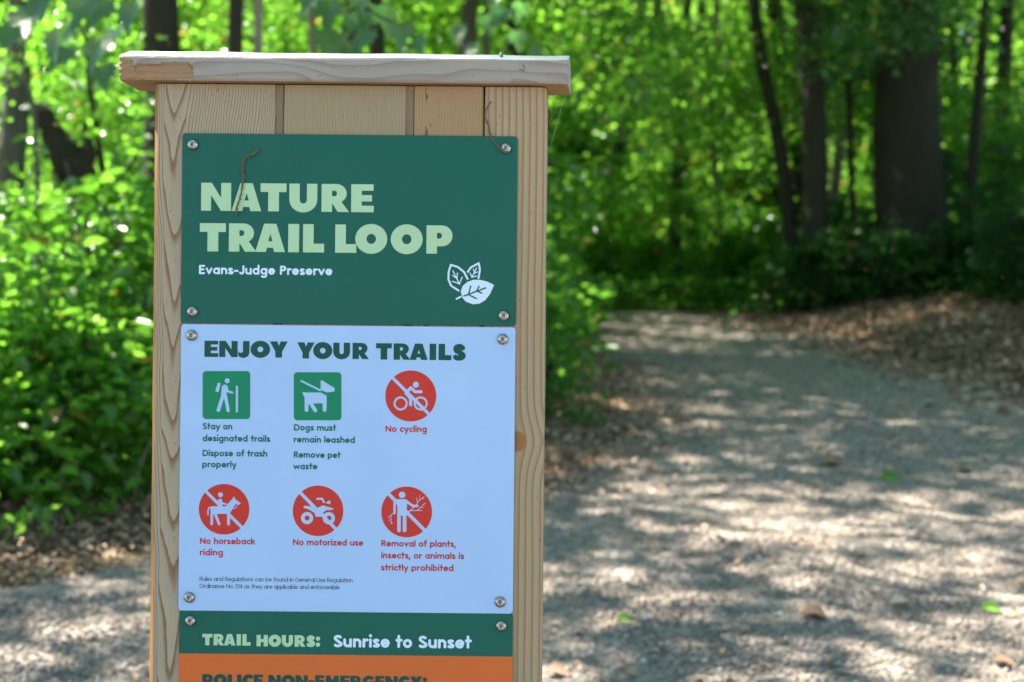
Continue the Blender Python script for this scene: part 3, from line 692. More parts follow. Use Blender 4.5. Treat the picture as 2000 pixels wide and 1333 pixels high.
# ------------------------------------------------------------------ panels
def panel(name, corners, mat, label, rad=6.5 * KX, th=.0026, y=0.0):
    (x0, z1), (x1, z0) = corners; V2 = []
    for (cx, cz, a0) in ((x1 - rad, z1 - rad, 0), (x0 + rad, z1 - rad, 90), (x0 + rad, z0 + rad, 180), (x1 - rad, z0 + rad, 270)):
        for k in range(7): a = R(a0 + k * 15); V2.append((cx + math.cos(a) * rad, cz + math.sin(a) * rad))
    n = len(V2); e = .0005; mx, mz = (x0 + x1) / 2, (z0 + z1) / 2
    ring = lambda yy, ins: [(px + (e if px < mx else -e) * ins, yy, pz + (e if pz < mz else -e) * ins) for px, pz in V2]
    V = ring(y, 1) + ring(y + e, 0) + ring(y + th, 0)
    Fc = [tuple(range(n))] + [(i, (i + 1) % n, (i + 1) % n + n, i + n) for i in range(n)] + [(i + n, (i + 1) % n + n, (i + 1) % n + 2 * n, i + 2 * n) for i in range(n)] + [tuple(range(2 * n, 3 * n))[::-1]]
    o = link(name, mesh(name, V, Fc), mat, sign); o['label'] = label
    return o
P1 = panel('sign_panel', (L2(356.0, 260.5), L2(1007.5, 636.8)), M['green'], 'dark green title panel reading NATURE TRAIL LOOP')
P2 = panel('sign_panel', (L2(354.0, 633.4), L2(1001.5, 1199.2)), M['white'], 'pale white rules panel headed ENJOY YOUR TRAILS', y=-.0008)
P3 = panel('sign_panel', (L2(350.0, 1192.0), L2(998.0, 1560)), M['green'], 'bottom panel with trail hours on green above an orange field')
zt = EZ(349, 1276.5); x0 = EX(349.4, 1276); x1 = EX(1001.2, 1287); zbb = EZ(350, 1552)
link('orange_field', mesh('orange_field', [(x0, -.0003, zbb), (x1, -.0003, zbb), (x1, -.0003, zt), (x0, -.0003, zt)], [(0, 1, 2, 3)]), M['orange'], P3)

# ------------------------------------------------------------------ screws
def screw_meshes():
    prof = [(1.0, 0), (1.0, .12), (.93, .30), (.78, .46), (.58, .56), (.42, .60), (.40, .58)]; seg = 28; V = []; Fc = []
    for (r, h) in prof:
        for k in range(seg): a = 2 * math.pi * k / seg; V.append((r * math.cos(a), -h, r * math.sin(a)))
    for i in range(len(prof) - 1):
        for k in range(seg): Fc.append((i * seg + k, i * seg + (k + 1) % seg, (i + 1) * seg + (k + 1) % seg, (i + 1) * seg + k))
    b = (len(prof) - 1) * seg
    V2 = len(V)
    for h in (.57, .38):
        for k in range(6): a = 2 * math.pi * k / 6; V.append((.30 * math.cos(a), -h, .30 * math.sin(a)))
    # rim between round lip and hex socket
    V += []
    for k in range(seg):
        h0 = V2 + int((k + seg / 12) / seg * 6) % 6; h1 = V2 + int((k + 1 + seg / 12) / seg * 6) % 6
        if h0 != h1: Fc.append((b + k, b + (k + 1) % seg, h1, h0))
        else: Fc.append((b + k, b + (k + 1) % seg, h0))
    for k in range(6): Fc.append((V2 + k, V2 + (k + 1) % 6, V2 + 6 + (k + 1) % 6, V2 + 6 + k))
    head = mesh('screw_head', V, Fc, True)
    soc = mesh('screw_socket', [(.305 * math.cos(a), -.40, .305 * math.sin(a)) for a in [math.pi / 3 * k for k in range(6)]], [tuple(range(6))])
    V, Fc = tube([(0, -.25, 0), (0, -.56, 0)], [.13, .11], 8); pin = mesh('screw_pin', V, Fc, True)
    for me_, mt in ((head, 'steel'), (soc, 'socket'), (pin, 'steel')): me_.materials.append(M[mt])
    return head, soc, pin
hd, so, pn = screw_meshes(); SR = 11.0 * KX
for (px, py, par, y) in [(377, 283, P1, 0), (988, 290, P1, 0), (376, 609, P1, 0), (984, 617, P1, 0), (375, 655.5, P2, -.0008), (982, 663, P2, -.0008), (370.5, 1167, P2, -.0008), (977, 1176, P2, -.0008), (372, 1213, P3, 0), (979, 1223, P3, 0)]:
    x, z = L2(px, py); a = random.uniform(0, 1)
    me_ = hd
    o = link('screw', hd, None, par, (x, y, z)); o.scale = (SR, SR, SR); o.rotation_euler = (0, a, 0)
    for s_, nm in ((so, 0), (pn, 1)):
        pass
# sockets and pins merged into the screw so each screw is one mesh
hv = [v_.co[:] for v_ in hd.vertices]; hf = [tuple(p.vertices) for p in hd.polygons]; nb = len(hf)
for me_ in (so, pn):
    o_ = len(hv); hv += [v_.co[:] for v_ in me_.vertices]; hf += [tuple(i + o_ for i in p.vertices) for p in me_.polygons]
full = mesh('screw', hv, hf, True); full.materials.append(M['steel']); full.materials.append(M['socket'])
for p in full.polygons:
    if nb <= p.index < nb + 1: p.material_index = 1
for o in list(COL.objects):
    if o.data is hd: o.data = full

# ------------------------------------------------------------------ flat print: outlines from a distance field
def sd_poly(PXs, PYs, poly):
    p = np.array(poly, float); a = p; b = np.roll(p, -1, 0)
    d = np.full(PXs.shape, 1e9); ins = np.zeros(PXs.shape, bool)
    for (ax, ay), (bx, by) in zip(a, b):
        ex, ey = bx - ax, by - ay; L = ex * ex + ey * ey + 1e-12
        t = np.clip(((PXs - ax) * ex + (PYs - ay) * ey) / L, 0, 1)
        d = np.minimum(d, (PXs - ax - t * ex) ** 2 + (PYs - ay - t * ey) ** 2)
        if ay != by: ins ^= ((ay > PYs) != (by > PYs)) & (PXs < (bx - ax) * (PYs - ay) / (by - ay) + ax)
    d = np.sqrt(d); return np.where(ins, -d, d)
def sd_line(PXs, PYs, pts, w):
    d = np.full(PXs.shape, 1e9)
    if len(pts) == 1: return np.hypot(PXs - pts[0][0], PYs - pts[0][1]) - w / 2
    for (ax, ay), (bx, by) in zip(pts[:-1], pts[1:]):
        ex, ey = bx - ax, by - ay; L = ex * ex + ey * ey + 1e-12
        t = np.clip(((PXs - ax) * ex + (PYs - ay) * ey) / L, 0, 1)
        d = np.minimum(d, (PXs - ax - t * ex) ** 2 + (PYs - ay - t * ey) ** 2)
    return np.sqrt(d) - w / 2
def arc(cx, cy, rx, ry, a0, a1, n=14): return [(cx + rx * math.cos(R(a0 + (a1 - a0) * i / n)), cy + ry * math.sin(R(a0 + (a1 - a0) * i / n))) for i in range(n + 1)]
def disc(cx, cy, r, ry=None, n=28): return [(cx + r * math.cos(6.28318 * i / n), cy + (ry or r) * math.sin(6.28318 * i / n)) for i in range(n)]
def field(prims, bx, cell, pad=2):
    """prims: ('+'|'-', 'p', pts) or (sign, 'l', pts, width), in straightened pixels"""
    x0, y0, x1, y1 = bx; nx_ = int((x1 - x0) / cell) + 2; ny_ = int((y1 - y0) / cell) + 2
    gx = x0 + np.arange(nx_) * cell; gy = y0 + np.arange(ny_) * cell; G = np.full((ny_, nx_), 1e3)
    for pr in prims:
        pts = pr[2]; wd = pr[3] if pr[1] == 'l' else 0
        ax = min(p[0] for p in pts) - wd - 2 * cell - pad; bx_ = max(p[0] for p in pts) + wd + 2 * cell + pad
        ay = min(p[1] for p in pts) - wd - 2 * cell - pad; by_ = max(p[1] for p in pts) + wd + 2 * cell + pad
        i0, i1 = np.searchsorted(gx, ax), np.searchsorted(gx, bx_); j0, j1 = np.searchsorted(gy, ay), np.searchsorted(gy, by_)
        if i1 <= i0 or j1 <= j0: continue
        A, B = np.meshgrid(gx[i0:i1], gy[j0:j1])
        d = sd_poly(A, B, pts) if pr[1] == 'p' else sd_line(A, B, pts, wd)
        sub = G[j0:j1, i0:i1]
        G[j0:j1, i0:i1] = np.minimum(sub, d) if pr[0] == '+' else np.maximum(sub, -d)
    return G, gx, gy
def contour_mesh(name, G, gx, gy):
    V = []; Fc = []; idx = {}
    def add(x, y):
        k = (round(x, 4), round(y, 4))
        if k not in idx: idx[k] = len(V); V.append(k)
        return idx[k]
    ins = G < 0; c4 = ins[:-1, :-1].astype(int) + ins[:-1, 1:] + ins[1:, :-1] + ins[1:, 1:]
    full_ = c4 == 4; part = (c4 > 0) & (c4 < 4)
    for j in range(full_.shape[0]):
        row = np.concatenate([[0], full_[j].astype(int), [0]]); df = np.diff(row)
        for a, b in zip(np.where(df == 1)[0], np.where(df == -1)[0]):
            Fc.append([add(gx[a], gy[j]), add(gx[b], gy[j]), add(gx[b], gy[j + 1]), add(gx[a], gy[j + 1])])
    for j, i in zip(*np.where(part)):
        cs = [(gx[i], gy[j], G[j, i]), (gx[i + 1], gy[j], G[j, i + 1]), (gx[i + 1], gy[j + 1], G[j + 1, i + 1]), (gx[i], gy[j + 1], G[j + 1, i])]
        poly = []
        for k in range(4):
            xa, ya, va = cs[k]; xb, yb, vb = cs[(k + 1) % 4]
            if va < 0: poly.append(add(xa, ya))
            if (va < 0) != (vb < 0): t = va / (va - vb); poly.append(add(xa + (xb - xa) * t, ya + (yb - ya) * t))
        pl = [p for q, p in enumerate(poly) if p != poly[q - 1]]
        if len(pl) >= 3: Fc.append(pl)
    return V, Fc
def printed(name, prims, mat, parent, y, cell=.4, label=None):
    xs_ = [p[0] for pr in prims for p in pr[2]]; ys_ = [p[1] for pr in prims for p in pr[2]]; w = max([pr[3] for pr in prims if pr[1] == 'l'] + [0])
    G, gx, gy = field(prims, (min(xs_) - w - 1, min(ys_) - w - 1, max(xs_) + w + 1, max(ys_) + w + 1), cell)
    V2, Fc = contour_mesh(name, G, gx, gy)
    V = [((px) * KX, y, H - (py) * KX) for px, py in V2]       # straightened offsets from the centre of projection
    o = link(name, mesh(name, V, [f[::-1] for f in Fc]), mat, parent)
    if label: o['label'] = label
    return o

# ---- heavy capitals, cap height 1, y up
def heavy(ch):
    P = lambda *pts: ('+', 'p', list(pts)); Mn = lambda *pts: ('-', 'p', list(pts))
    E = lambda s, cx, cy, rx, ry: (s, 'p', disc(cx, cy, rx, ry))
    rect = lambda s, a, b, c_, d: (s, 'p', [(a, b), (c_, b), (c_, d), (a, d)])
    if ch == 'N': return 1.05, [P((0, 0), (0, 1), (.37, 1), (.70, .46), (.70, 1), (1.05, 1), (1.05, 0), (.70, 0), (.35, .56), (.35, 0))]
    if ch == 'A': return 1.04, [P((0, 0), (.30, 1), (.73, 1), (1.04, 0), (.66, 0), (.62, .15), (.41, .15), (.37, 0)), Mn((.45, .38), (.60, .38), (.525, .64))]
    if ch == 'T': return .91, [P((0, 1), (.91, 1), (.91, .69), (.65, .69), (.65, 0), (.27, 0), (.27, .69), (0, .69))]
    if ch == 'U': return .98, [rect('+', 0, .42, .98, 1), E('+', .49, .43, .49, .46), rect('-', .365, .42, .615, 1.1), E('-', .49, .42, .125, .13)]
    if ch == 'R': return .97, [rect('+', 0, 0, .37, 1), rect('+', .3, .30, .52, 1), E('+', .52, .66, .36, .34), rect('-', .37, .56, .45, .76), E('-', .45, .66, .09, .10), P((.34, .36), (.70, .36), (.97, 0), (.57, 0))]
    if ch == 'P': return .90, [rect('+', 0, 0, .37, 1), rect('+', .3, .26, .54, 1), E('+', .54, .63, .37, .37), rect('-', .37, .53, .45, .74), E('-', .45, .635, .09, .105)]
    if ch == 'E': return .79, [rect('+', 0, 0, .37, 1), rect('+', .3, .77, .78, 1), rect('+', .3, .385, .73, .615), rect('+', .3, 0, .79, .235)]
    if ch == 'F': return .75, [rect('+', 0, 0, .37, 1), rect('+', .3, .77, .75, 1), rect('+', .3, .385, .70, .615)]
    if ch == 'I': return .38, [rect('+', 0, 0, .38, 1)]
    if ch == 'L': return .74, [rect('+', 0, 0, .37, 1), rect('+', .3, 0, .74, .31)]
    if ch == 'O': return 1.12, [E('+', .56, .5, .56, .53), E('-', .56, .5, .165, .175)]
    if ch == 'J': return .62, [rect('+', .25, .30, .62, 1), E('+', .27, .30, .35, .34), rect('-', -.3, .36, .25, 1), rect('-', -.4, -.3, -.02, 1), E('-', .13, .40, .13, .13)]
    if ch == 'Y': return 1.02, [P((0, 1), (.42, 1), (.52, .72), (.62, 1), (1.02, 1), (.70, .36), (.70, 0), (.32, 0), (.32, .36))]
    if ch == 'H': return 1.0, [rect('+', 0, 0, .37, 1), rect('+', .63, 0, 1.0, 1), rect('+', .3, .36, .7, .64)]
    if ch == 'M': return 1.2, [P((0, 0), (.08, 1), (.40, 1), (.60, .55), (.80, 1), (1.12, 1), (1.2, 0), (.85, 0), (.82, .50), (.66, .10), (.54, .10), (.38, .50), (.35, 0))]
    if ch == 'C': return .92, [E('+', .54, .5, .54, .53), E('-', .60, .5, .20, .20), Mn((.60, .5), (.84, .68), (1.3, .8), (1.3, .2), (.84, .32)), rect('-', .93, -.2, 1.3, 1.2)]
    if ch == 'G': return 1.02, [E('+', .54, .5, .54, .53), E('-', .58, .5, .20, .20), Mn((.6, .56), (.86, .70), (1.3, .86), (1.3, .52), (.6, .52)), rect('+', .60, .20, 1.0, .54), rect('-', 1.0, -.2, 1.3, 1.2)]
    if ch == 'S': return .80, [('+', 'l', arc(.40, .70, .20, .15, 15, 200, 12) + arc(.40, .70, .22, .17, 225, 265, 3) + arc(.40, .28, .23, .15, 80, -60, 10) + arc(.36, .30, .22, .17, -75, -140, 6), .31), rect('-', -.2, .36, .12, .50), rect('-', .64, .53, 1.0, .66)]
    if ch == ':': return .36, [E('+', .18, .19, .19, .19), E('+', .18, .72, .19, .19)]
    if ch == '-': return .5, [rect('+', .02, .34, .48, .58)]
    return .34, []
# ---- geometric sans, drawn with strokes; cap height .70, x-height .51
def sans(ch, s):
    w = 2 * s; X = .51; C_ = .70; A_ = .75; r = .255 - s; yb = .255; ry = X / 2 - s; l = lambda *p: ('+', list(p)); o = []
    def stem(x, a, b): return l((x, a + s * .9), (x, b - s * .9))
    bowl = lambda cx: ('+', arc(cx, yb, r, ry, 0, 360, 22))
    if ch in 'adgqu' or ch == 'b' or ch == 'p' or ch == 'o':
        cx = .255; xr_ = .51 - s
        if ch == 'o': return .52, [bowl(.26)]
        if ch == 'a': return .52, [bowl(cx), stem(xr_, 0, X)]
        if ch == 'd': return .52, [bowl(cx), stem(xr_, 0, A_)]
        if ch == 'q': return .52, [bowl(cx), stem(xr_, -.2, X)]
        if ch == 'b': return .52, [bowl(cx), stem(s, 0, A_)]
        if ch == 'p': return .52, [bowl(cx), stem(s, -.2, X)]
        if ch == 'g': return .52, [bowl(cx), ('+', [(xr_, X - s), (xr_, 0)] + arc(cx, -.02, r, .15, 0, -140, 8))]
        if ch == 'u': return .48, [('+', [(s, X - s), (s, .22)] + arc(.24, .22, .24 - s, .22 - s, 180, 360, 10) + [(.48 - s, X - s)]), stem(.48 - s, 0, X)]
    if ch == 'c': return .42, [('+', arc(.25, yb, r, ry, 48, 312, 16))]
    if ch == 'e': return .50, [('+', [(s, yb)] + [(.25 + r, yb)] + arc(.25, yb, r, ry, 0, 318, 18))]
    if ch == 'n': return .47, [stem(s, 0, X), ('+', [(s, .26)] + arc(.235, .28, .235 - s, X - s - .28, 180, 0, 10) + [(.47 - s, s)])]
    if ch == 'h': return .47, [stem(s, 0, A_), ('+', [(s, .26)] + arc(.235, .28, .235 - s, X - s - .28, 180, 0, 10) + [(.47 - s, s)])]
    if ch == 'm': return .76, [stem(s, 0, X), ('+', [(s, .28)] + arc(s + (.38 - s) / 2, .30, (.38 - s) / 2, X - s - .30, 180, 0, 8) + [(.38, s)]), ('+', [(.38, .28)] + arc(.38 + (.38 - s) / 2, .30, (.38 - s) / 2, X - s - .30, 180, 0, 8) + [(.76 - s, s)])]
    if ch == 'r': return .31, [stem(s, 0, X), ('+', [(s, .26)] + arc(.22, .27, .22 - s, X - s - .27, 180, 75, 7) + [(.31 - s * .6, X - s)])]
    if ch == 's': return .38, [('+', arc(.19, .375, .145 - s * .4, .135 - s, 35, 210, 8) + arc(.19, .135, .165 - s * .4, .135 - s, 60, -145, 9))]
    if ch == 't': return .32, [l((.15, .66), (.15, s)), l((s * .6, X - s), (.32 - s * .4, X - s))]
    if ch == 'f': return .31, [('+', [(.13, s), (.13, .56)] + arc(.13 + .10, .58, .10, .12, 180, 80, 6)), l((s * .5, X - s), (.30 - s * .4, X - s))]
    if ch == 'i': return w, [stem(s, 0, X), ('+', [(s, .67), (s, .6701)], 1.18)]
    if ch == 'j': return w, [('+', [(s, X), (s, -.1), (-.05, -.15)]), ('+', [(s, .67), (s, .6701)], 1.18)]
    if ch == 'l': return w, [stem(s, 0, A_)]
    if ch == 'k': return .45, [stem(s, 0, A_), l((s, .20), (.42 - s * .5, X - s)), l((.17, .29), (.45 - s * .5, s))]
    if ch == 'v': return .47, [l((s * .8, X - s), (.235, s), (.47 - s * .8, X - s))]
    if ch == 'w': return .70, [l((s * .8, X - s), (.19, s), (.35, X - s * 1.6), (.51, s), (.70 - s * .8, X - s))]
    if ch == 'y': return .47, [l((s * .8, X - s), (.25, .05)), l((.47 - s * .8, X - s), (.16, -.2))]
    if ch == 'z': return .42, [l((s, X - s), (.42 - s, X - s), (s, s), (.42 - s * .8, s))]
    if ch == 'E': return .45, [l((.45 - s, s), (s, s), (s, C_ - s), (.45 - s, C_ - s)), l((s, .36), (.41 - s, .36))]
    if ch == 'P': return .47, [l((s, s), (s, C_ - s), (.24, C_ - s)), ('+', [(s, C_ - s), (.24, C_ - s)] + arc(.24, .49, .23 - s, .21 - s, 90, -90, 10) + [(s, .28 + s)])]
    if ch == 'R': return .52, [l((s, s), (s, C_ - s)), ('+', [(s, C_ - s), (.26, C_ - s)] + arc(.26, .49, .23 - s, .21 - s, 90, -90, 10) + [(s, .28 + s)]), l((.25, .29), (.50 - s * .6, s))]
    if ch == 'D': return .62, [('+', [(s, s), (s, C_ - s), (.27, C_ - s)] + arc(.27, .35, .35 - s, .35 - s, 90, -90, 14) + [(s, s)])]
    if ch == 'J': return .40, [('+', [(.40 - s, C_ - s), (.40 - s, .2)] + arc(.2, .2, .2 - s, .2 - s, 0, -150, 9))]
    if ch == 'S': return .48, [('+', arc(.24, .515, .19 - s * .4, .185 - s, 35, 215, 10) + arc(.24, .185, .215 - s * .4, .185 - s, 65, -145, 11))]
    if ch == 'N': return .62, [l((s, s), (s, C_ - s), (.62 - s, s), (.62 - s, C_ - s))]
    if ch == 'G': return .68, [('+', arc(.36, .35, .36 - s, .35 - s, 45, 350, 18) + [(.68 - s, .34), (.42, .34)])]
    if ch == 'U': return .56, [('+', [(s, C_ - s), (s, .26)] + arc(.28, .26, .28 - s, .26 - s, 180, 360, 12) + [(.56 - s, C_ - s)])]
    if ch == 'O': return .74, [('+', arc(.37, .35, .37 - s, .35 - s, 0, 360, 24))]
    if ch == '2': return .42, [('+', arc(.2, .50, .19 - s, .19 - s, 170, -35, 10) + [(s, s), (.42 - s, s)])]
    if ch == '1': return .26, [l((s, .56), (.18, C_ - s), (.18, s))]
    if ch == '4': return .46, [l((.33, s), (.33, C_ - s), (s, .2), (.46 - s, .2))]
    if ch == '-': return .30, [l((.04, .27), (.26, .27))]
    if ch == '.': return w, [('+', [(s, s), (s, s + .0001)], 1.15)]
    if ch == ',': return w * 1.1, [l((s * 1.2, s), (s * .6, -.11))]
    return .24, []
def text_prims(txt, x0, x1, yb0, cap, style='sans', weight=.135, track=None):
    """photo pixels: left, right edges, baseline at left, cap height"""
    u0, v0 = derolled(x0, yb0); u1, _ = derolled(x1, yb0)
    heavyf = style == 'heavy'; sc = cap / (1.0 if heavyf else .70); s = weight / 2
    tr = track if track is not None else (.055 if heavyf else (.055 if style == 'sans' else .05))
    items = []; x = 0
    for i, ch in enumerate(txt):
        w, pr = heavy(ch) if heavyf else sans(ch, s)
        k = tr
        if heavyf and i + 1 < len(txt):
            pair = ch + txt[i + 1]
            k = {'NA': .02, 'AT': -.03, 'RA': -.04, 'TU': .10, 'TR': .11, 'LO': -.04, 'AI': .11, 'IL': .14, 'UR': .15, 'RE': .07, 'OY': -.02, 'YO': -.08, 'OO': .12, 'OP': .13, 'JO': .06}.get(pair, tr)
        items.append((x, pr)); x += w + k
    tot = x - k; kx = (u1 - u0) / (tot * sc); out = []
    for (gx0, pr) in items:
        for p in pr:
            if heavyf:
                pts = [(u0 + (gx0 + a) * sc * kx, v0 - b * sc) for a, b in p[2]]
                out.append((p[0], p[1], pts) if p[1] == 'p' else (p[0], 'l', pts, p[3] * sc))
            else:
                pts = [(u0 + (gx0 + a) * sc * kx, v0 - b * sc) for a, b in p[1]]; wd = weight * sc * (p[2] if len(p) > 2 else 1)
                out.append(('+', 'l', pts, wd))
                if style == 'serif' and len(p) < 3:
                    for (ax, ay), (bx, by) in ((p[1][0], p[1][1]), (p[1][-1], p[1][-2])):
                        if abs(ax - bx) < .02 and (ay < .06 and ay > -.05 or ay < -.1):
                            out.append(('+', 'l', [(u0 + (gx0 + ax - .075) * sc * kx, v0 - (ay - .02) * sc), (u0 + (gx0 + ax + .075) * sc * kx, v0 - (ay - .02) * sc)], .045 * sc))
                        elif abs(ax - bx) < .02 and ay > .4:
                            out.append(('+', 'l', [(u0 + (gx0 + ax - .085) * sc * kx, v0 - (ay + .0) * sc), (u0 + (gx0 + ax) * sc * kx, v0 - (ay + .02) * sc)], .045 * sc))
    return out
def heavy_text(txt, *a, **k):
    # subtract strokes only inside their own letter: build letter fields separately
    return text_prims(txt, *a, style='heavy', **k)
def print_heavy(name, words, mat, parent, y, cell, label):
    Vs = []; Fs = []
    for (txt, x0, x1, yb0, cap) in words:
        u0, v0 = derolled(x0, yb0); prs = text_prims(txt, x0, x1, yb0, cap, style='heavy')
        # regroup per letter
        groups = []; i = 0
        for ch in txt:
            n_ = len(heavy(ch)[1]); groups.append(prs[i:i + n_]); i += n_
        for g in groups:
            if not g: continue
            plus = [p for q in g if q[0] == '+' for p in q[2]]; w = max([q[3] for q in g if q[1] == 'l'] + [0])
            bx = (min(p[0] for p in plus) - w - 1, min(p[1] for p in plus) - w - 1, max(p[0] for p in plus) + w + 1, max(p[1] for p in plus) + w + 1)
            G, gx, gy = field(g, bx, cell); V2, Fc = contour_mesh(name, G, gx, gy); o_ = len(Vs)
            Vs += V2; Fs += [[q + o_ for q in f] for f in Fc]
    V = [(px * KX, y, H - py * KX) for px, py in Vs]
    o = link(name, mesh(name, V, [f[::-1] for f in Fs]), mat, parent); o['label'] = label
y1 = -.0003; y2 = -.0011; y3 = -.0003
print_heavy('heading_lettering', [('NATURE', 392.7, 729.8, 411.9, 54.6), ('TRAIL', 390, 633, 491.3, 55.2), ('LOOP', 654.5, 883, 494, 55.2)], M['pale'], P1, y1, .55, 'pale green heading NATURE TRAIL LOOP')
printed('subtitle_lettering', text_prims('Evans-Judge Preserve', 388.5, 649, 535.8, 18.0, weight=.150), M['print_white'], P1, y1, .4, 'white subtitle Evans-Judge Preserve')
print_heavy('heading_lettering', [('ENJOY', 399.5, 562, 697.4, 31.5), ('YOUR', 580.5, 721, 700.5, 31.5), ('TRAILS', 734.5, 910.5, 702.6, 31.8)], M['dark'], P2, y2, .45, 'dark green heading ENJOY YOUR TRAILS')
for lab, mt, lines in [
    ('green caption about staying on trails and trash', 'text_green', [('Stay on', 396.3, 454, 838.9), ('designated trails', 396, 528, 862.2), ('Dispose of trash', 396, 522.5, 891.3), ('properly', 395.3, 462, 913.2)]),
    ('green caption about leashed dogs and pet waste', 'text_green', [('Dogs must', 574.5, 656.3, 841.3), ('remain leashed', 574, 693.5, 864.6), ('Remove pet', 574, 665, 894.4), ('waste', 573.3, 620, 916.9)]),
    ('red caption No cycling', 'text_red', [('No cycling', 753, 834, 843.8)]),
    ('red caption No horseback riding', 'text_red', [('No horseback', 390.8, 498.3, 1062.8), ('riding', 390.5, 436, 1085)]),
    ('red caption No motorized use', 'text_red', [('No motorized use', 572.5, 709.5, 1065.2)]),
    ('red caption about removal of plants, insects or animals', 'text_red', [('Removal of plants,', 744.8, 890.5, 1067.6), ('insects, or animals is', 744.6, 906.6, 1090.8), ('strictly prohibited', 744.2, 886, 1114.6)])]:
    prs = []
    for (t_, a, b, yb_) in lines: prs += text_prims(t_, a, b, yb_, 12.4, weight=.142)
    printed('caption_lettering', prs, M[mt], P2, y2, .33, lab)
prs = text_prims('Rules and Regulations can be found in General Use Regulation', 390.3, 689.3, 1134.6, 7.9, 'serif', .083) + text_prims('Ordinance No. 214 as they are applicable and enforceable.', 390, 664.6, 1148.6, 7.9, 'serif', .083)
printed('fine_print', prs, M['black'], P2, y2, .25, 'small dark two line note about regulations')
print_heavy('hours_lettering', [('TRAIL', 395, 489.5, 1260.6, 22.3), ('HOURS:', 501, 625, 1262.6, 22.3)], M['pale'], P3, y3, .4, 'pale green words TRAIL HOURS')
printed('hours_lettering', text_prims('Sunrise to Sunset', 651.5, 920, 1264.6, 24.2, weight=.155), M['print_white'], P3, y3, .4, 'white words Sunrise to Sunset')
print_heavy('police_lettering', [('POLICE', 395, 514, 1339.5, 22.5), ('NON-EMERGENCY:', 524, 834, 1341, 22.5)], M['dark'], P3, -.0006, .4, 'dark green words on the orange field')

# ---- pictograms (coordinates measured in enlarged crops)
def picto(label, mat, ox, oy, sc, base, cuts, parent, y, bars=()):
    def T(p): return derolled(ox + p[0] / sc, oy + p[1] / sc)
    prs = []
    for b in base: prs.append(('+', 'p', [T(p) for p in b]))
    for c_ in cuts:
        if c_[0] == 'p': prs.append(('-', 'p', [T(p) for p in c_[1]]))
        elif c_[0] == '+p': prs.append(('+', 'p', [T(p) for p in c_[1]]))
        elif c_[0] == '+l': prs.append(('+', 'l', [T(p) for p in c_[1]], c_[2] / sc))
        else: prs.append(('-', 'l', [T(p) for p in c_[1]], c_[2] / sc))
    return printed('pictogram', prs, M[mat], parent, y, .4, label)
def rsq(x0, y0, x1, y1, r): return arc(x1 - r, y0 + r, r, r, -90, 0, 6) + arc(x1 - r, y1 - r, r, r, 0, 90, 6) + arc(x0 + r, y1 - r, r, r, 90, 180, 6) + arc(x0 + r, y0 + r, r, r, 180, 270, 6)
ln = lambda w, *p: ('l', list(p), w)
picto('green square with white hiker, backpack and staff', 'mid', 380, 720, 6.347, [rsq(103, 33, 692, 628, 44)],
      [ln(62, (407, 153)), ('p', [(290, 177), (327, 183), (301, 294), (257, 285)]), ln(52, (376, 226), (366, 300)), ln(40, (394, 226), (400, 262)), ln(46, (362, 310), (297, 518)), ln(42, (376, 300), (418, 520)), ln(27, (402, 255), (412, 284), (470, 300)), ('p', [(513, 215), (542, 215), (541, 546), (512, 546)]), ('p', [(340, 215), (412, 215), (400, 300), (330, 330)])], P2, y2)
picto('green square with white dog on a leash', 'mid', 380, 720, 6.347, [rsq(1232, 48, 1822, 642, 44)],
      [ln(24, (1325, 155), (1560, 272)), ('p', [(1563, 148), (1588, 150), (1738, 243), (1738, 285), (1645, 300), (1565, 265)]), ('p', [(1342, 290), (1375, 297), (1570, 299), (1640, 338), (1640, 434), (1480, 434), (1365, 460), (1365, 360), (1340, 310)]), ln(50, (1390, 430), (1390, 514)), ln(48, (1440, 430), (1498, 520)), ln(50, (1614, 420), (1614, 514))], P2, y2)
picto('red disc with white cyclist and slash', 'red', 730, 710, 6.347, [disc(460, 405, 316, n=64)],
      [ln(40, (225, 170), (700, 645)), ln(76, (523, 265)), ln(38, (400, 372), (462, 303), (512, 352), (588, 352)), ln(40, (402, 368), (458, 436), (458, 514)), ('l', disc(335, 498, 75, n=30) + [(410, 498)], 25), ('l', disc(583, 498, 75, n=30) + [(658, 498)], 25)], P2, y2)
picto('red disc with white horse and rider and slash', 'red', 380, 930, 5.553, [disc(322, 361, 274, n=64)],
      [ln(34, (100, 142), (535, 578)), ln(54, (283, 204)), ('p', [(255, 262), (270, 247), (298, 248), (306, 285), (352, 298), (346, 316), (302, 310), (303, 335), (250, 330)]),
       ('p', [(190, 328), (335, 330), (400, 262), (432, 220), (442, 250), (503, 294), (488, 314), (450, 302), (415, 352), (385, 410), (240, 412), (175, 412), (176, 350)]), ln(17, (200, 337), (160, 345), (148, 370), (147, 418)), ln(30, (190, 400), (188, 520)), ln(30, (222, 400), (268, 520)), ln(32, (370, 395), (370, 520)), ln(10, (464, 312), (455, 340), (428, 354), (400, 352))], P2, y2)
picto('red disc with white motorbike and slash', 'red', 380, 930, 5.553, [disc(1341, 378, 274, n=64)],
      [ln(36, (1118, 150), (1560, 603)), ('l', disc(1222, 456, 47, n=24) + [(1269, 456)], 40), ('l', disc(1458, 458, 47, n=24) + [(1505, 458)], 40),
       ('p', [(1180, 346), (1190, 322), (1270, 330), (1335, 345), (1395, 318), (1505, 350), (1505, 366), (1430, 372), (1388, 400), (1368, 442), (1315, 442), (1300, 400), (1240, 362)]), ln(22, (1330, 248), (1384, 246), (1406, 285)), ('p', [(1418, 290), (1474, 262), (1474, 310)]), ln(18, (1385, 405), (1430, 445))], P2, y2)
